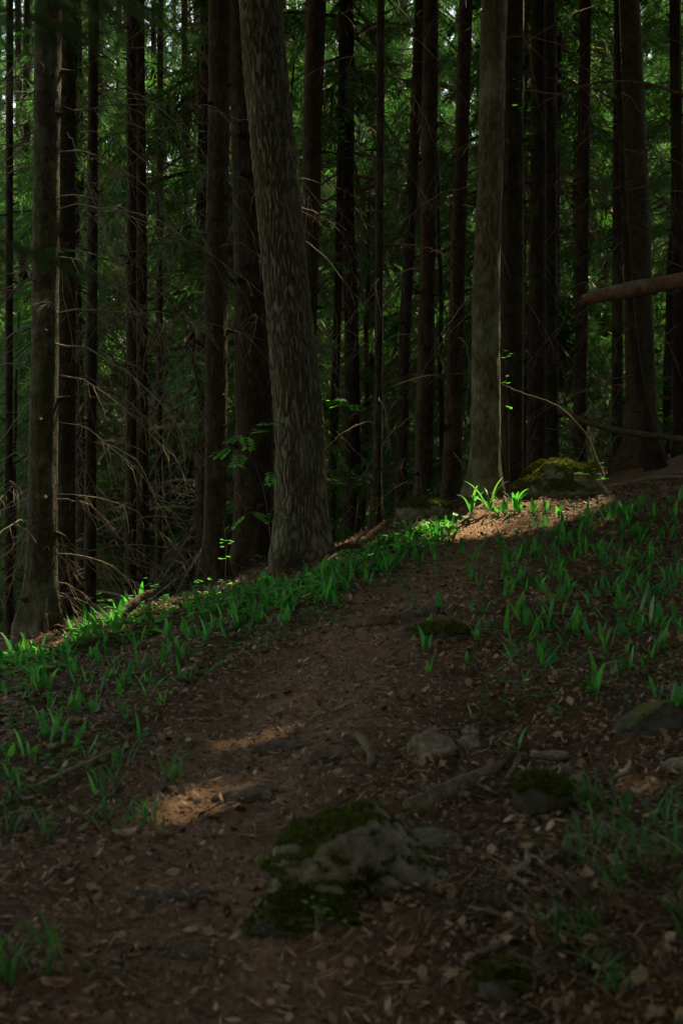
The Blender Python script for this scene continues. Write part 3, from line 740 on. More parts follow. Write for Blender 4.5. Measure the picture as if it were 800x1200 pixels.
def moss_cushion(V, F, sel, parent, thick=.012, tufts=6, seed=0, length=.012, mat_='mossf'):
    """moss as a layer of its own on the selected part of a stone, with short tufts"""
    vn = normals(V, F); rng = np.random.default_rng(seed)
    t = np.clip(sel, 0, 1)
    f = F[(t[F] > .05).all(1)]
    if len(f) == 0: return
    U = V + vn * (thick * np.sqrt(t) * (0.8 + 1.2 * np.abs(fbm(V * 22, 2))) - .003)[:, None]
    idx = np.unique(f); mp = -np.ones(len(V), int); mp[idx] = np.arange(len(idx))
    g = G(); g.add(U[idx], mp[f], 0, rng.random(len(idx)))
    a = np.linalg.norm(np.cross(V[f[:, 1]] - V[f[:, 0]], V[f[:, 2]] - V[f[:, 0]]), axis=1)
    n = int(min(9000, tufts * 1000)); ch = rng.choice(len(f), n, p=a / a.sum())
    w = rng.dirichlet([1, 1, 1], n); b = (U[f[ch]] * w[:, :, None]).sum(1); nn = vn[f[ch, 0]]
    dv = nn + rng.normal(size=(n, 3)) * .5; dv /= np.linalg.norm(dv, axis=1)[:, None]
    s = np.cross(dv, rng.normal(size=(n, 3))); s /= np.linalg.norm(s, axis=1)[:, None]
    L = length * rng.uniform(.5, 1.5, n)[:, None]; ww = L * .22
    g.quads(np.stack([b - s * ww, b + s * ww, b + dv * L + s * ww * .3, b + dv * L - s * ww * .3], 1), 0, rng.random(n))
    g.obj('moss', M[mat_], parent)
def stone(label, px, py, d, rad, rotz=0, cuts=(), seed=1, amp=.12, lvl=4, m='stone', moss=None, tilt=(0, 0), name='stone', dz=0, cat='stone', tufts=3):
    c = W(px, py, d)
    if dz is not None and d is None: pass
    V, F = rock_shape(c, rad, rotz, cuts, seed, amp, lvl, tilt)
    root = empty(name, (c[0], c[1], V[:, 2].min()), label, cat)
    g = G(); g.add(V, F); g.obj('rock_body' if moss else 'body', M[m], root, True)
    if moss:
        vn = normals(V, F); moss_cushion(V, F, moss(V - c, vn), root, seed=seed, tufts=tufts)
    return root
def gstone(label, px, py, rad, seed, m='stone', sink=.45, **kw):
    p = hit(px, py); c = p + np.array([0, 0, rad[2] * (1 - 2 * sink)])
    V, F = rock_shape(c, rad, kw.pop('rotz', 0), kw.pop('cuts', ()), seed, kw.pop('amp', .15), kw.pop('lvl', 4), kw.pop('tilt', (0, 0)))
    moss = kw.pop('moss', None)
    if moss:
        root = empty('stone', p, label, 'stone'); g = G(); g.add(V, F); body = g.obj('rock_body', M[m], root, True)
        moss_cushion(V, F, moss(V - c, normals(V, F)), body, seed=seed, tufts=2)
    else:
        g = G(); g.add(V - p, F); o = g.obj('stone', M[m], smooth=True, loc=p); tag(o, label, 'stone')

# foreground rock
def fg_rock():
    p = hit(438, 1040); c = p + np.array([0.0, .03, .035])
    root = empty('foreground_rock', p, 'large grey rock with a moss cap half sunk in the path, nearest the camera', 'rock')
    V, F = rock_shape(c, (.28, .20, .185), .62, [((-.5, -.8, .3), .66), ((.25, -.85, .5), .55), ((.7, -.1, .6), .5), ((-.55, .1, .8), .74), ((.1, .6, .8), .72), ((0, -.6, -.6), .45)], 21, .17, 6, (.05, .06))
    V = V + normals(V, F) * (np.maximum(0, np.abs(pnoise(V * 9 + 4)) * .022) + fbm(V * 28, 3) * .011 - .02 * np.exp(-(pnoise(V * 7 + 9) / .05) ** 2) * (pnoise(V * 3) > 0))[:, None]
    g = G(); g.add(V, F); body = g.obj('rock_body', M['stone'], root, True)
    vn = normals(V, F); q = V - c
    n = fbm(V * 11, 3)
    sel = (vn[:, 2] - .60) * 4.0 + n * 1.5 - (q[:, 0] - .01) * 5
    patch = 1.0 - np.hypot((q[:, 0] + .03) / .055, (q[:, 2] - .0) / .05) + n * .6 - (vn[:, 1] > 0) * 9
    low = (-.12 - q[:, 2]) * 16 + n * 1.0 - .4
    moss_cushion(V, F, sel, body, seed=3, tufts=7, thick=.007, length=.009)
    moss_cushion(V, F, np.maximum(patch, low), body, seed=5, tufts=4, thick=.004, length=.007, mat_='moss_dark')
    c2 = hit(508, 998) + np.array([.0, .03, .004])
    V2, F2 = rock_shape(c2, (.15, .055, .055), .5, [((.1, -.4, .9), .55), ((.6, -.6, .3), .6)], 8, .2, 5, (0, .12))
    V2 = V2 + normals(V2, F2) * (fbm(V2 * 24, 3) * .008)[:, None]
    g = G(); g.add(V2, F2); g.obj('rock_ledge', M['stone'], root, True)
    c3 = hit(358, 1085) + np.array([.0, .04, .0])
    V3, F3 = rock_shape(c3, (.14, .095, .06), .3, [((0, -.7, .7), .6)], 5, .2, 5)
    g = G(); g.add(V3, F3); foot = g.obj('rock_foot', M['darkstone'], root, True)
    moss_cushion(V3, F3, (normals(V3, F3)[:, 2] + .1) + fbm(V3 * 14, 2), foot, seed=6, tufts=3, mat_='moss_dark', thick=.004, length=.006)
fg_rock()
# mossy boulder on the crest
def boulder():
    c = W(664, 588, 9.6) + np.array([0, 0, -.03])
    root = empty('boulder', (c[0], c[1], c[2] - .15), 'big rounded moss-covered boulder on the crest at right', 'boulder')
    V, F = rock_shape(c, (.36, .3, .31), .1, [((-.2, -.8, .35), .86), ((.85, -.2, .35), .72), ((.1, 0, 1), .9)], 14, .22, 6, (0, .12))
    qq = V - c; cre = np.exp(-((qq[:, 2] - .07 - .12 * qq[:, 0] + .04 * pnoise(V * 5)) / .022) ** 2)
    V = V - normals(V, F) * (cre * .03)[:, None]
    g = G(); g.add(V, F); body = g.obj('rock_body', M['mossstone'], root, True)
    vn = normals(V, F); n = fbm(V * 7, 3)
    moss_cushion(V, F, (vn[:, 2] - .3) * 1.6 + n * 1.9 - (V - c)[:, 0] * 2.4, body, thick=.012, seed=4, tufts=9, length=.009)
    c2 = W(716, 592, 9.45); V2, F2 = rock_shape(c2, (.08, .09, .14), .2, [((.7, -.5, .3), .5)], 9, .15, 4, (0, -.5))
    g = G(); g.add(V2, F2); g.obj('split_slab', M['stone'], root, True)
boulder()
topmoss = lambda q, vn: (vn[:, 2] - .35) * 2 + fbm(q * 20, 2)
gstone('blocky grey stone tilted up behind the large foreground rock', 505, 882, (.08, .055, .055), 31, 'palestone', rotz=.4, cuts=[((0, -.6, .8), .5), ((-.8, -.3, .2), .6)])
gstone('small pale rounded stone beside the blocky grey stone', 549, 878, (.035, .03, .03), 32, 'palestone', .3)
gstone('tiny pale stone just above the small pale rounded stone', 551, 862, (.028, .025, .02), 33, 'palestone', .3)
gstone('dark moss-topped stone right of the large foreground rock', 634, 945, (.085, .075, .06), 34, 'darkstone', .4, rotz=-.3, moss=topmoss)
gstone('dark angular stone jutting from the right bank', 757, 856, (.12, .09, .07), 35, 'darkstone', .35, rotz=.35, cuts=[((0, -.9, .3), .4), ((-.3, 0, .9), .5)], tilt=(0, -.3))
gstone('flat grey stone worn level in the path, left of the foreground rock', 215, 1040, (.13, .08, .04), 36, 'pathstone', .80, rotz=.2, cuts=[((0, 0, 1), .5)])
gstone('low worn stone in the path beside the sunlit patch', 292, 932, (.11, .07, .04), 37, 'pathstone', .70, rotz=.25)
gstone('low stone half buried in the middle of the path', 335, 876, (.11, .07, .035), 38, 'pathstone', .66, rotz=.1)
gstone('flat slab edge showing in the path near its centre', 390, 884, (.08, .05, .028), 39, 'pathstone', .6, rotz=-.4)
gstone('small flat pale stone lying on the right bank', 648, 890, (.045, .035, .022), 40, 'palestone', .4, cuts=[((0, 0, 1), .4)])
gstone('small mossy stone at the bottom edge of the picture', 590, 1160, (.05, .045, .04), 41, 'darkstone', .5, moss=topmoss)
gstone('stone almost buried in the lower path', 228, 1112, (.08, .06, .03), 42, 'pathstone', .84)
gstone('moss-topped low mound stone at the left end of the sunlit crest', 497, 606, (.2, .14, .10), 43, 'mossstone', .4, rotz=.3, moss=topmoss)
gstone('moss-covered hump on the bank below the bare root', 515, 745, (.13, .10, .05), 44, 'darkstone', .62, moss=topmoss)
gstone('small stone at the right edge low on the bank', 795, 905, (.05, .04, .03), 45, 'palestone', .4)

# ----------------------------------------------------------------- logs, sticks, roots
def polyline(label, pts, radii, m, name, cat, sides=10, onground=False, lift=.01, wob=.0, seed=0):
    rng = np.random.default_rng(seed)
    P = np.array([(hit(a, b) + np.array([0, 0, lift])) if dd is None else W(a, b, dd) for a, b, dd in pts])
    t = np.linspace(0, 1, len(P)); tt = np.linspace(0, 1, max(18, 4 * len(P)))
    Q = np.stack([np.interp(tt, t, P[:, k]) for k in range(3)], 1)
    kern = np.array([.25, .5, .25])
    for _ in range(3): Q[1:-1] = .25 * Q[:-2] + .5 * Q[1:-1] + .25 * Q[2:]
    Q[1:-1] += rng.normal(size=(len(Q) - 2, 3)) * wob
    R = np.interp(tt, np.linspace(0, 1, len(radii)), radii) * (1 + .08 * rng.normal(size=len(Q)))
    g = G(); g.tube(Q - P[0], R, sides); o = g.obj(name, M[m], smooth=True, loc=P[0]); return tag(o, label, cat), Q
# the broken pole: its butt rests on the rising bank outside the frame, its broken end hangs in view
def broken_pole():
    d = 7.6; a = W(682, 351, d); b = W(800, 331, d); dv = (b - a) / np.linalg.norm(b - a)
    P = [a + dv * s for s in (0, .05, .14, .3, .6, 1.2, 2.4, 3.8, 5.4)]
    R = [.022, .032, .040, .043, .046, .05, .056, .062, .07]
    root = empty('broken_pole', P[-1], 'broken red-brown pole jutting in horizontally at right, high above the bank', 'pole')
    g = G(); n = 24
    tt = np.linspace(0, 1, 60) ** 1.6; t = np.linspace(0, 1, 9) 
    s = np.array([0, .05, .14, .3, .6, 1.2, 2.4, 3.8, 5.4]); ss = tt * 5.4
    Q = a + np.outer(ss, dv) + np.outer(-.004 * ss ** 2, [0, 0, 1]); Q[:, 2] += .012 * np.sin(ss * 3)
    rad = np.interp(ss, s, R) * (1 + .05 * np.sin(ss * 9) + .04 * np.sin(ss * 23 + 1))
    g.tube(Q, rad, n)
    for k in range(9):
        b = a + dv * (.12 + .17 * k + RNG.uniform(-.05, .05)); an = RNG.uniform(0, 6.28); o_ = np.array([0, math.cos(an), math.sin(an)])
        g.tube(np.stack([b + o_ * .02, b + o_ * .046, b + o_ * RNG.uniform(.05, .07)]), [.02, .012, .003], 7)
    g.obj('pole_shaft', M['log'], root, True)
    g = G()
    for k in range(7):
        an = k * .9; o_ = np.array([0, math.cos(an), math.sin(an)]) * .018
        g.tube(np.stack([a + dv * .05 + o_, a - dv * RNG.uniform(.005, .03) + o_ + [0, 0, -.008]]), [.013, .003], 5)
    g.obj('splintered_end', M['darktwig'], root)
    pr = W(1190, 300, 7.6); 
broken_pole()
polyline('long bent bare branch arching from behind the pale trunk down to the boulder', [(709,566,9.25),(703,545,9.3),(685,505,9.4),(660,480,9.5),(635,468,9.6),(605,459,9.8),(583,448,9.9),(545,437,9.95),(500,440,9.9),(460,452,9.8),(425,470,9.7),(398,505,9.6)], [.008,.007,.006,.005,.0045,.0035,.002], 'darktwig', 'fallen_branch', 'branch', wob=.003)
polyline('thin dark fallen stem lying across behind the boulder', [(655,480,11.4),(690,497,11.4),(735,507,11.5),(775,512,11.6),(830,520,11.7)], [.018,.022,.024,.026,.03], 'root', 'fallen_log', 'log', wob=.003)
polyline('pale stick lying on the crest at the right edge', [(735,574,None),(765,569,None),(799,566,None)], [.010,.013,.012], 'twig', 'stick', 'stick', lift=.04)
polyline('thin fallen pole sloping down left from the mossy mound', [(375,648,9.3),(410,637,9.3),(455,624,9.4),(492,612,9.5)], [.012,.016,.018,.02], 'root', 'fallen_pole', 'log')
polyline('mossy leaning stub of branch in the left greenery', [(136,728,8.3),(150,713,8.35),(165,700,8.45),(183,693,8.5)], [.03,.028,.024,.014], 'root', 'branch_stub', 'branch', wob=.004)
polyline('bare root lying along the middle of the path', [(413,737,None),(440,733,None),(475,727,None),(515,716,None)], [.025,.035,.03,.012], 'root', 'bare_root', 'root', lift=.012)
polyline('knobbly root standing out of the path above the foreground rock', [(418,868,None),(428,876,None),(436,890,None),(432,905,None)], [.012,.018,.016,.006], 'root', 'knobbly_root', 'root', lift=.012)
polyline('twisted root running from the foreground rock up the right bank', [(480,955,None),(520,935,None),(560,915,None),(590,900,None)], [.028,.03,.024,.01], 'root', 'twisted_root', 'root', lift=.01)
polyline('long dry stick among the sprouts on the left verge', [(45,936,None),(80,918,None),(110,903,None),(140,888,None)], [.005,.007,.006,.004], 'twig', 'stick', 'stick', lift=.03)
polyline('curled strip of bark lying right of the foreground rock', [(598,1028,None),(612,1026,None),(619,1016,None),(617,1003,None)], [.008,.011,.01,.006], 'twig', 'bark_strip', 'bark', lift=.012)
polyline('straight stick in the lower right litter pointing up right', [(548,1135,None),(585,1118,None),(622,1098,None)], [.006,.008,.005], 'root', 'stick', 'stick', lift=.012)
polyline('bleached forked twig catching light on the right bank', [(720,922,None),(731,914,None),(739,906,None)], [.006,.008,.006], 'twig', 'bleached_twig', 'twig', lift=.02)
polyline('crooked stick leaning on the rise of the right bank', [(590,925,None),(600,912,None),(606,900,None),(612,893,None)], [.005,.006,.005,.003], 'root', 'stick', 'stick', lift=.02)
polyline('thin stick by the foot of the big furrowed trunk', [(375,668,None),(392,655,None),(408,648,None)], [.008,.008,.005], 'twig', 'stick', 'stick', lift=.02)
polyline('slender arching dead stem bowing across the upper right', [(835,125,9.0),(790,106,9.0),(745,95,9.0),(700,96,9.0),(660,108,9.0),(630,124,9.0)], [.011,.010,.009,.008,.006,.003], 'root', 'arching_stem', 'branch', wob=.003)

# ----------------------------------------------------------------- plants
def blade_leaf(L, w, bend, twist, az, n=7, base=0.0, fold=.35):
    """one lance-shaped leaf, folded on its midrib: 2 x n quads"""
    t = np.linspace(0, 1, n + 1)
    prof = np.sin(np.clip(t, 0, 1) ** .75 * math.pi) ** .8 * .5 * w + .0015
    prof = np.where(t < .25, np.maximum(prof * (t / .25) ** 1.4, .0025), prof)
    ang = bend[0] + (bend[1] - bend[0]) * t ** 1.5            # from vertical
    dl = L / n
    r = np.concatenate([[0], np.cumsum(np.sin(ang[:-1]) * dl)]); z = np.concatenate([[0], np.cumsum(np.cos(ang[:-1]) * dl)])
    tw = twist * t
    d = np.array([math.cos(az), math.sin(az), 0]); s0 = np.array([-math.sin(az), math.cos(az), 0])
    P = np.outer(r, d) + np.outer(z, [0, 0, 1])
    nrm = np.outer(-np.cos(ang), d) + np.outer(np.sin(ang), [0, 0, 1])
    S = s0 * np.cos(tw)[:, None] + nrm * np.sin(tw)[:, None]; Nn = np.cross(S, np.gradient(P, axis=0)); Nn /= np.maximum(np.linalg.norm(Nn, axis=1), 1e-9)[:, None]
    Lf = P + S * prof[:, None] + Nn * (prof * fold)[:, None]; Rt = P - S * prof[:, None] + Nn * (prof * fold)[:, None]
    V = np.concatenate([Lf, P, Rt]); m = n + 1; i = np.arange(n)
    F = np.concatenate([np.stack([i, i + 1, m + i + 1, m + i], 1), np.stack([m + i, m + i + 1, 2 * m + i + 1, 2 * m + i], 1)])
    return V, F
def leaf_mesh(name, *a, m='lily', **k):
    V, F = blade_leaf(*a, **k); g = G(); g.add(V, F); return g.mesh(name, M[m], True)
rr_ = np.random.default_rng(44)
LILY = []
for k in range(10):
    nl = [2, 2, 3, 2, 1, 3, 2, 2, 3, 2][k]; az0 = rr_.uniform(0, 6.28); ms = []
    for j in range(nl):
        L = rr_.uniform(.10, .18) * (1 - .15 * j); b0 = rr_.uniform(.03, .3)
        ms.append(leaf_mesh('leaf', L, rr_.uniform(.018, .034), (b0, b0 + rr_.uniform(.1, 1.3)), rr_.uniform(-.6, .6), az0 + j * math.pi * (2 / nl if nl > 1 else 1) + rr_.uniform(-.5, .5)))
    LILY.append(ms)
LONG = []
for k in range(3):
    ms = []
    for j in range(5):
        ms.append(leaf_mesh('leaf', rr_.uniform(.2, .3), rr_.uniform(.014, .03), (rr_.uniform(.1, .3), rr_.uniform(.9, 1.9)), rr_.uniform(-.4, .4), rr_.uniform(0, 6.28), n=9))
    LONG.append(ms)
def sprout(p, ms, s, rz, label, group, name='lily_sprout', cat='plant'):
    o = empty(name, (p[0], p[1], p[2] - .012), label, cat, group)
    o.scale = (s, s, s); o.rotation_euler = (rr_.uniform(-.12, .12), rr_.uniform(-.12, .12), rz)
    for me in ms:
        c = bpy.data.objects.new('leaf', me); COL.objects.link(c); c.parent = o
    return o
# upper and lower pixel edges of the two beds of sprouts
LU = ([0, 60, 120, 250, 360, 430, 480, 530], [785, 770, 738, 704, 684, 650, 628, 612]); LL = ([0, 120, 230, 330, 450, 530], [945, 905, 790, 745, 690, 650])
TAKEN = []
def clear(p, r):
    return all((p[0] - q[0]) ** 2 + (p[1] - q[1]) ** 2 > r * r for q in TAKEN)
n = 0; tries = 0
while n < 148 and tries < 6000:
    tries += 1
    px = rr_.uniform(0, 530); u = rr_.random() ** 1.5
    if px < 250 and rr_.random() < .35: continue
    py = np.interp(px, *LU) + u * (np.interp(px, *LL) - np.interp(px, *LU))
    p = hit(px, py)
    if p is None or p[1] > 9.6 or not clear(p, .035): continue
    if abs(p[0] - W(355, 0, 8.8)[0]) < .2 and p[1] > 8.5: continue
    TAKEN.append(p); n += 1
    if px < 230: lb, gr = 'upright green lily sprout in the sparse verge below the far left trunks', 'lily sprouts on the left verge'
    elif px < 400: lb, gr = 'broad-leaved lily sprout in the thick green bed at the foot of the big trunk', 'lily sprouts below the big trunk'
    else: lb, gr = 'broad-leaved lily sprout in the green strip between the path and the thin pole-like stem', 'lily sprouts along the crest strip'
    sprout(p, LILY[rr_.integers(10)], rr_.uniform(.55, 1.12) * min(1, .45 + .55 * (p[1] - 4) / 3.5), rr_.uniform(0, 6.28), lb, gr)
RU = ([480, 560, 640, 720, 800], [700, 632, 618, 600, 580]); RL = ([480, 560, 640, 720, 800], [800, 800, 800, 830, 840])
n = 0; tries = 0
while n < 115 and tries < 6000:
    tries += 1
    px = rr_.uniform(480, 812); u = rr_.random() ** 1.35
    py = np.interp(px, *RU) + u * (np.interp(px, *RL) - np.interp(px, *RU))
    if rr_.random() > np.interp(px, [480, 560, 640, 800], [.15, .4, .9, 1]): continue
    p = hit(px, py)
    if p is None or p[1] > 9.6 or not clear(p, .05): continue
    TAKEN.append(p); n += 1
    if py < 690: lb, gr = 'upright lily sprout scattered on the upper right bank below the boulder', 'lily sprouts on the upper right bank'
    else: lb, gr = 'shaded lily sprout scattered lower on the brown right bank', 'lily sprouts on the lower right bank'
    sprout(p, LILY[rr_.integers(10)], rr_.uniform(.45, .95), rr_.uniform(0, 6.28), lb, gr)
for px, py, k, s, lb in [(557,752,2,.95,'lone three-leaved sprout standing at the right edge of the path'), (498,765,5,.8,'lone low sprout just right of the bare root'),
        (606,882,1,.7,'single small sprout among the stones behind the foreground rock'), (789,838,2,.95,'bright sprout beside the dark angular stone'),
        (165,872,4,1.0,'single erect sprout at the inner edge of the left verge'), (115,935,4,.8,'lowest single sprout on the left verge'),
        (505,735,6,.7,'small sprout between the bare root and the mossy hump')]:
    sprout(hit(px, py), LILY[k], s, 1.0, lb, None)
for k, (px, py, s, lb) in enumerate([(552,604,.9,'arching long-leaved tuft at the left of the sunlit crest, by the pale trunk'),
        (574,602,1.0,'brightest sunlit long-leaved tuft at the foot of the pale trunk'), (602,600,.85,'sunlit tuft between the pale trunk and the boulder')]):
    sprout(hit(px, py), LONG[k], s, k * 1.3, lb, None, 'leafy_tuft')
for k, (px, py, rz) in enumerate([(583,603,.3),(592,605,2.0),(608,602,4.1),(624,603,1.1),(640,600,2.6),(655,606,.7),(670,604,3.7),(688,608,5.0)]):
    sprout(hit(px, py), LILY[[2, 5, 8, 0, 2, 6, 1, 3][k]], [1.1, 1.2, 1.1, 1.0, .9, .9, .8, .8][k], rz,
           'bright sunlit lily sprout on the crest in front of the boulder', 'sunlit lily sprouts before the boulder')
for k, (px, py) in enumerate([(5,788),(18,778),(30,776),(95,742),(103,738),(112,740),(122,742),(88,752),(10,775),(24,780),(36,774),(44,770),(130,738),(98,748),(116,750),(140,728),(152,716),(165,708)]):
    sprout(hit(px, py), LILY[[2, 5, 8, 0, 5, 2, 1, 8][k % 8]], 1.2, k * 1.7, 'sunlit yellow-green lily sprout at the foot of the far left trunk' , 'sunlit lily sprouts at the far left')

# rowan-like saplings: stem and leaves
def compound(g, p, az, L, pitch, n=5, wl=.42, rng=None):
    d = np.array([math.cos(az) * math.cos(pitch), math.sin(az) * math.cos(pitch), math.sin(pitch)])
    s = np.array([-math.sin(az), math.cos(az), 0]); up = np.cross(d, s)
    P = p + np.outer(np.linspace(0, 1, 5) * L, d) + np.outer(-(np.linspace(0, 1, 5) ** 2) * L * .2, [0, 0, 1])
    g.tube(P, .0013, 3, 1, cap=False)
    def leaflet(b, dv, l):
        dv = dv / np.linalg.norm(dv); sd = np.cross(dv, up); sd /= np.linalg.norm(sd); w = l * wl * .5
        dr = np.array([0, 0, -l * .12])
        q = [b, b + dv * l * .35 + sd * w, b + dv * l * .75 + sd * w * .75 + dr, b + dv * l + dr * 1.6, b + dv * l * .75 - sd * w * .75 + dr, b + dv * l * .35 - sd * w]
        g.add(q, [[0, 3, 2, 1], [0, 5, 4, 3]], 0, rng.random())
    for k in range(n):
        t = .3 + .65 * k / n; b = P[0] + (P[-1] - P[0]) * t; b[2] -= L * .2 * t * t
        for sg in (-1, 1): leaflet(b, d * .5 + s * sg * .9, L * .42 * rng.uniform(.8, 1.15))
    leaflet(P[-1], d, L * .36)
def sapling(label, stem, leaves, seed, d, size=.13, kind='compound', r=.004, name='rowan_sapling', m='leaf'):
    rng = np.random.default_rng(seed)
    P = np.array([W(a, b, d) for a, b in stem]); gz = g1(P[0][0], d)
    P[0][2] = gz - .02
    root = empty(name, (P[0][0], d, gz), label, 'sapling')
    tt = np.linspace(0, 1, 24); t = np.linspace(0, 1, len(P)); Q = np.stack([np.interp(tt, t, P[:, k]) for k in range(3)], 1)
    for _ in range(3): Q[1:-1] = .25 * Q[:-2] + .5 * Q[1:-1] + .25 * Q[2:]
    g = G(); g.tube(Q, r * (1 - .75 * tt), 6); g.obj('stem', M['root'], root, True)
    for px, py, n in leaves:
        e = W(px, py, d - .05 + rng.uniform(-.08, .08)); b = Q[np.argmin(np.linalg.norm(Q - e - [0, 0, -.06], axis=1))]
        g = G()
        g.tube(np.stack([b, (b + e) / 2 + [0, 0, .02], e]), [.002, .0017, .0012], 4, 1, cap=False)
        for k in range(n):
            az = rng.uniform(0, 6.28)
            if kind == 'compound': compound(g, e, az, size * rng.uniform(.75, 1.1), rng.uniform(-.5, .35), 4, .5, rng)
            else:
                dv = np.array([math.cos(az), math.sin(az), rng.uniform(-.3, .4)]); dv /= np.linalg.norm(dv); l = size * rng.uniform(.6, 1)
                sd = np.cross(dv, [0, 0, 1]); sd /= np.linalg.norm(sd); w = l * .33; c = e + rng.normal(size=3) * size * .5
                g.add([c, c + dv * l * .3 + sd * w, c + dv * l * .75 + sd * w * .8, c + dv * l, c + dv * l * .75 - sd * w * .8, c + dv * l * .3 - sd * w], [[0, 3, 2, 1], [0, 5, 4, 3]], 0, rng.random())
        g.obj('leaf_spray', [M[m], M['root']], root)
sapling('rowan sapling with pale fingered leaves standing before the wide dark trunk', [(322,700),(318,640),(312,585),(300,545),(285,515),(275,500)],
        [(310,497,2),(316,505,2),(285,507,2),(275,522,3),(283,530,2),(318,553,2),(292,600,3),(320,596,1)], 1, 8.5, .125)
sapling('thin rowan sapling with drooping leaves close right of the big furrowed trunk', [(384,668),(386,600),(388,540),(384,500)],
        [(378,507,2),(384,560,2),(402,468,3),(412,472,2)], 2, 8.9, .12)
sapling('tiny leafy sprig at the crest edge between the far left trunk and the branch stub', [(120,735),(122,715),(119,700)], [(114,704,4),(124,702,4),(120,712,4)], 21, 8.3, .06, 'round', .003)
sapling('bushy bright-leaved sprig at the foot of the straight red-brown trunk', [(232,712),(233,695),(230,680)], [(222,686,5),(236,684,5),(230,694,5),(242,694,4)], 22, 8.7, .055, 'round', .003)
sapling('leafy sprig at the lower left foot of the big furrowed trunk', [(312,690),(310,670),(308,650)], [(302,655,4),(313,650,4),(306,668,4)], 23, 8.5, .06, 'round', .003)
sapling('slender sapling with small round glowing leaves before the straight red-brown trunk', [(263,712),(264,680),(265,640),(262,610)],
        [(262,632,4),(268,636,3),(266,655,3),(262,682,5),(266,692,5),(260,700,4)], 3, 8.8, .05, 'round')
sapling('low leafy shoot with flat sunlit leaf sprays above the branch stub', [(176,735),(174,710),(170,695)],
        [(160,700,5),(172,688,6),(182,692,5),(146,706,4),(138,712,3),(190,700,4)], 4, 8.7, .06, 'round')
sapling('small-leaved shoot in front of the thin pole-like stem', [(436,650),(438,620),(443,585)], [(443,582,4),(438,594,4),(434,605,4),(446,590,3)], 5, 9.2, .035, 'round')
sapling('airy small-leaved shoot left of the mossy mound', [(482,622),(480,590),(478,562)], [(478,565,4),(482,580,4),(485,598,4),(476,592,3)], 6, 9.8, .035, 'round')
sapling('upright shoot with paired leaves behind the top of the boulder', [(674,570),(673,545),(672,525)], [(668,526,4),(678,528,4),(672,538,4),(678,545,3)], 7, 10.2, .055, 'round')
sapling('sunlit broad-leaved shoot against the right side of the boulder', [(700,580),(697,562),(694,552)], [(686,556,5),(697,552,6),(706,558,4)], 8, 9.2, .07, 'round')
sapling('wispy leafy shoot standing left of the brown leaning trunk', [(500,620),(492,560),(488,510),(486,480)], [(488,516,3),(496,530,3),(484,545,3),(478,470,3),(494,580,4)], 9, 10.6, .06, 'round')
sapling('tiny three-leaved seedling growing against the foreground rock', [(372,1085),(373,1070),(374,1062)], [(366,1058,3),(376,1062,4),(384,1066,3)], 10, 3.18, .022, 'round', .0015, 'seedling')
sapling('shoot with a single leaf cluster on the right side of the pale trunk', [(597,590),(596,500),(592,440),(593,415)], [(596,414,4),(592,446,3),(598,478,2)], 11, 9.4, .05, 'round', .003)
sapling('leafy shoot high beside the pale trunk at upper right', [(612,590),(612,400),(613,200),(611,120)], [(608,125,4),(616,130,4),(612,152,3),(606,95,3),(618,165,3)], 12, 10.4, .055, 'round', .004)

# low green cover and grass that nobody could count
def cover(name, n, region, smin, smax, m):
    g = G(); r = np.random.default_rng(71); cnt = 0
    for _ in range(n * 3):
        if cnt >= n: break
        px, py = region(r)
        p = hit(px, py)
        if p is None: continue
        cnt += 1; k = r.integers(2, 5); h = r.uniform(.01, .05) * (smax / .03)
        for j in range(k):
            az = r.uniform(0, 6.28); l = r.uniform(smin, smax); c = p + np.array([r.normal() * .02, r.normal() * .02, h * r.uniform(.4, 1)])
            dv = np.array([math.cos(az), math.sin(az), r.uniform(-.2, .5)]); sd = np.array([-math.sin(az), math.cos(az), r.uniform(-.3, .3)]); w = l * .36
            g.add([c, c + dv * l * .4 + sd * w, c + dv * l, c + dv * l * .4 - sd * w], [[0, 1, 2, 3]], 0, r.random())
    tag(g.obj(name, M[m]), kind='stuff')
def reg_left(r):
    px = r.uniform(0, 540); return px, np.interp(px, *LU) + (r.random() ** .9) * (np.interp(px, *LL) + 15 - np.interp(px, *LU))
def reg_right(r):
    px = r.uniform(560, 800); return px, np.interp(px, *RU) + r.random() * 230
cover('low_green_cover', 1300, lambda r: reg_left(r) if r.random() < .6 else reg_right(r), .012, .032, 'cover')
cover('leafy_undergrowth', 420, lambda r: (lambda px: (px, np.interp(px, *LU) + r.random() ** 2 * 30))(r.uniform(0, 380) if r.random() < .7 else r.uniform(380, 540)), .03, .065, 'leaf')
def sprout_mass():
    g = G(); r = np.random.default_rng(91)
    for k in range(430):
        u = r.random()
        if u < .68:
            px = r.uniform(0, 530) if r.random() < .45 else r.uniform(260, 530); py = np.interp(px, *LU) + r.random() ** 1.7 * .75 * (np.interp(px, *LL) - np.interp(px, *LU))
        else:
            px = r.uniform(590, 805); py = np.interp(px, *RU) + r.random() ** 1.2 * 170
        p = hit(px, py)
        if p is None or p[1] > 9.7: continue
        for j in range(r.integers(1, 4)):
            V, F = blade_leaf(r.uniform(.05, .13), r.uniform(.01, .026), (r.uniform(.03, .5), r.uniform(.3, 1.7)), r.uniform(-.6, .6), r.uniform(0, 6.28), n=5)
            g.add(V + p + np.array([r.normal() * .012, r.normal() * .012, -.008]), F, 0, r.random())
    tag(g.obj('small_sprout_cover', M['lily'], smooth=True), kind='stuff')
sprout_mass()
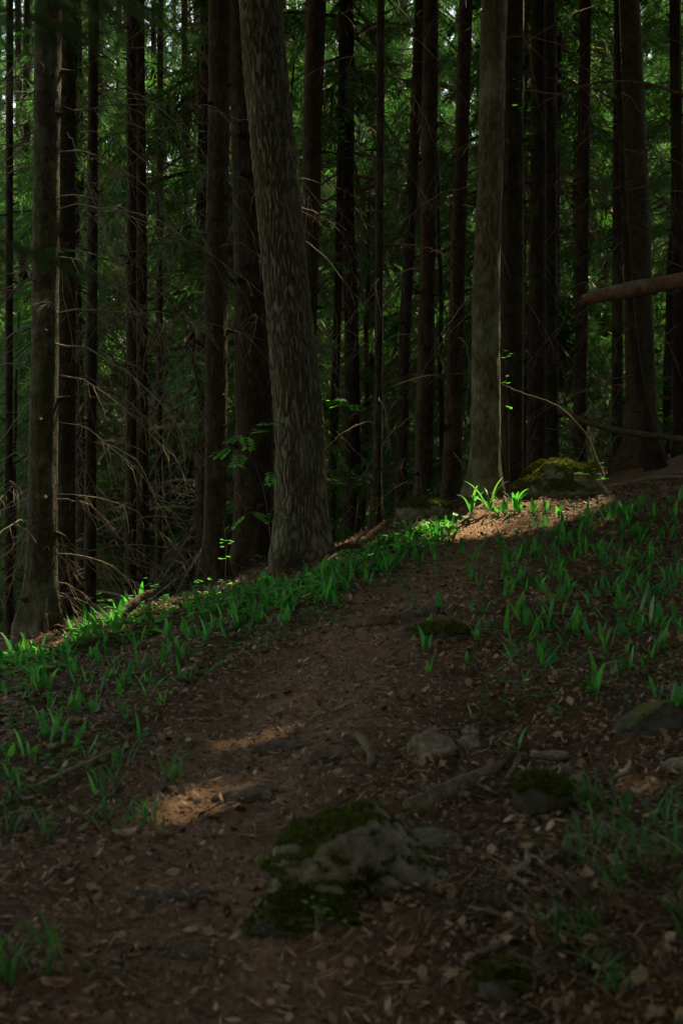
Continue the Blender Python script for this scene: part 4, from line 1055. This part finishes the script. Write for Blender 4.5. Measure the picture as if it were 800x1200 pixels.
def grass():
    g = G(); r = np.random.default_rng(81)
    tufts = [(r.uniform(640, 830), r.uniform(935, 1170)) for _ in range(38)] + [(r.uniform(600, 800), r.uniform(600, 700)) for _ in range(40)] + \
            [(r.uniform(0, 200), r.uniform(900, 990)) for _ in range(12)] + [(r.uniform(0, 80), r.uniform(1110, 1160)) for _ in range(6)]
    for px, py in tufts:
        p = hit(px, py)
        if p is None: continue
        for k in range(r.integers(4, 11)):
            V, F = blade_leaf(r.uniform(.05, .14), r.uniform(.003, .006), (r.uniform(.2, .6), r.uniform(1.0, 2.1)), r.uniform(-.5, .5), r.uniform(0, 6.28), n=5)
            g.add(V + p + np.array([r.normal() * .02, r.normal() * .02, -.004]), F, 0, r.random())
    tag(g.obj('grass', M['grass'], smooth=True), kind='stuff')
grass()
def dry_grass():
    g = G(); r = np.random.default_rng(82)
    for px, py in [(r.uniform(620, 820), r.uniform(1000, 1190)) for _ in range(20)]:
        p = hit(px, py)
        for k in range(r.integers(5, 12)):
            V, F = blade_leaf(r.uniform(.08, .2), r.uniform(.002, .004), (r.uniform(.6, 1.0), r.uniform(1.3, 1.9)), 0, r.uniform(2.4, 4.6), n=5)
            g.add(V + p + np.array([r.normal() * .03, r.normal() * .03, -.002]), F, 0, r.beta(2, 2) * .8)
    tag(g.obj('dry_grass', M['litter'], smooth=True), kind='stuff')
dry_grass()
# some dry leaves that stand out
def dry_leaf(px, py, L, az, label, rnd):
    p = hit(px, py) + np.array([0, 0, .012]); nn = gnormal(np.array([p[0]]), np.array([p[1]]))[0]
    U = np.cross(nn, [math.sin(az), -math.cos(az), 0]); U /= np.linalg.norm(U); Vv = np.cross(nn, U); g = G()
    t = np.linspace(0, 1, 9); w = np.sin(t ** .8 * math.pi) * .26 * L + .001; cur = .25 * L * (2 * t - 1) ** 2
    c = np.outer((t - .5) * L, U) + np.outer(cur, nn); V = np.concatenate([c + np.outer(w, Vv) + np.outer(w * .5, nn), c, c - np.outer(w, Vv) + np.outer(w * .35, nn)])
    i = np.arange(8); F = np.concatenate([np.stack([i, i + 1, 9 + i + 1, 9 + i], 1), np.stack([9 + i, 10 + i, 19 + i, 18 + i], 1)])
    g.add(V, F, 0, rnd); tag(g.obj('dry_leaf', M['litter'], smooth=True, loc=p), label, 'leaf')
dry_leaf(148, 984, .075, .3, 'pale dry leaf lying alone on the lower left of the path', .95)
dry_leaf(688, 1038, .06, 1.4, 'pale brown dry leaf standing on edge amid the right grass', .93)
dry_leaf(324, 984, .06, .2, 'tan dry leaf between the foreground rock and the flat path stone', .9)
dry_leaf(347, 937, .04, .9, 'small tan leaf on the path just above the foreground rock', .92)
dry_leaf(473, 1132, .06, .4, 'pale dry leaf in the litter below the foreground rock', .9)
dry_leaf(70, 1168, .06, .1, 'pale dry leaf at the bottom left corner', .9)
dry_leaf(307, 698, .06, 2.0, 'red-brown leaf on the path edge below the big trunk', .88)

# ----------------------------------------------------------------- camera, light, world
cam = bpy.data.cameras.new('camera'); co = bpy.data.objects.new('camera', cam); COL.objects.link(co)
co.location = (0, 0, CZ); co.rotation_euler = (math.radians(90), 0, 0)
cam.lens = 50; cam.sensor_width = 36; cam.clip_end = 1500
cam.dof.use_dof = True; cam.dof.focus_distance = 8.6; cam.dof.aperture_fstop = 4.5
scene.camera = co
sun = bpy.data.lights.new('sun', 'SUN'); so = bpy.data.objects.new('sun', sun); COL.objects.link(so)
sun.energy = 3.6; sun.angle = math.radians(.5); sun.color = (1.0, .97, .93)
so.rotation_euler = Vector(SUN).to_track_quat('Z', 'Y').to_euler(); so.location = (10, 10, 30)
w = bpy.data.worlds.new('World'); scene.world = w; w.use_nodes = True
nt = w.node_tree; bg = nt.nodes['Background']; sky = nt.nodes.new('ShaderNodeTexSky')
sky.sky_type = 'NISHITA'; sky.sun_disc = False
sky.sun_elevation = math.asin(SUN[2]); sky.sun_rotation = math.atan2(SUN[0], SUN[1])
nt.links.new(sky.outputs['Color'], bg.inputs['Color']); bg.inputs['Strength'].default_value = 0.14
vs = scene.view_settings
vs.view_transform = 'Standard'; vs.look = 'None'; vs.gamma = 1; vs.use_curve_mapping = False
vs.exposure = 2.2
vs.use_white_balance = True; vs.white_balance_temperature = 10500; vs.white_balance_tint = 5
scene.cycles.use_denoising = True
scene.cycles.max_bounces = 6; scene.cycles.diffuse_bounces = 4; scene.cycles.transmission_bounces = 4; scene.cycles.glossy_bounces = 2
scene.cycles.sample_clamp_indirect = 4
scene.render.use_persistent_data = False
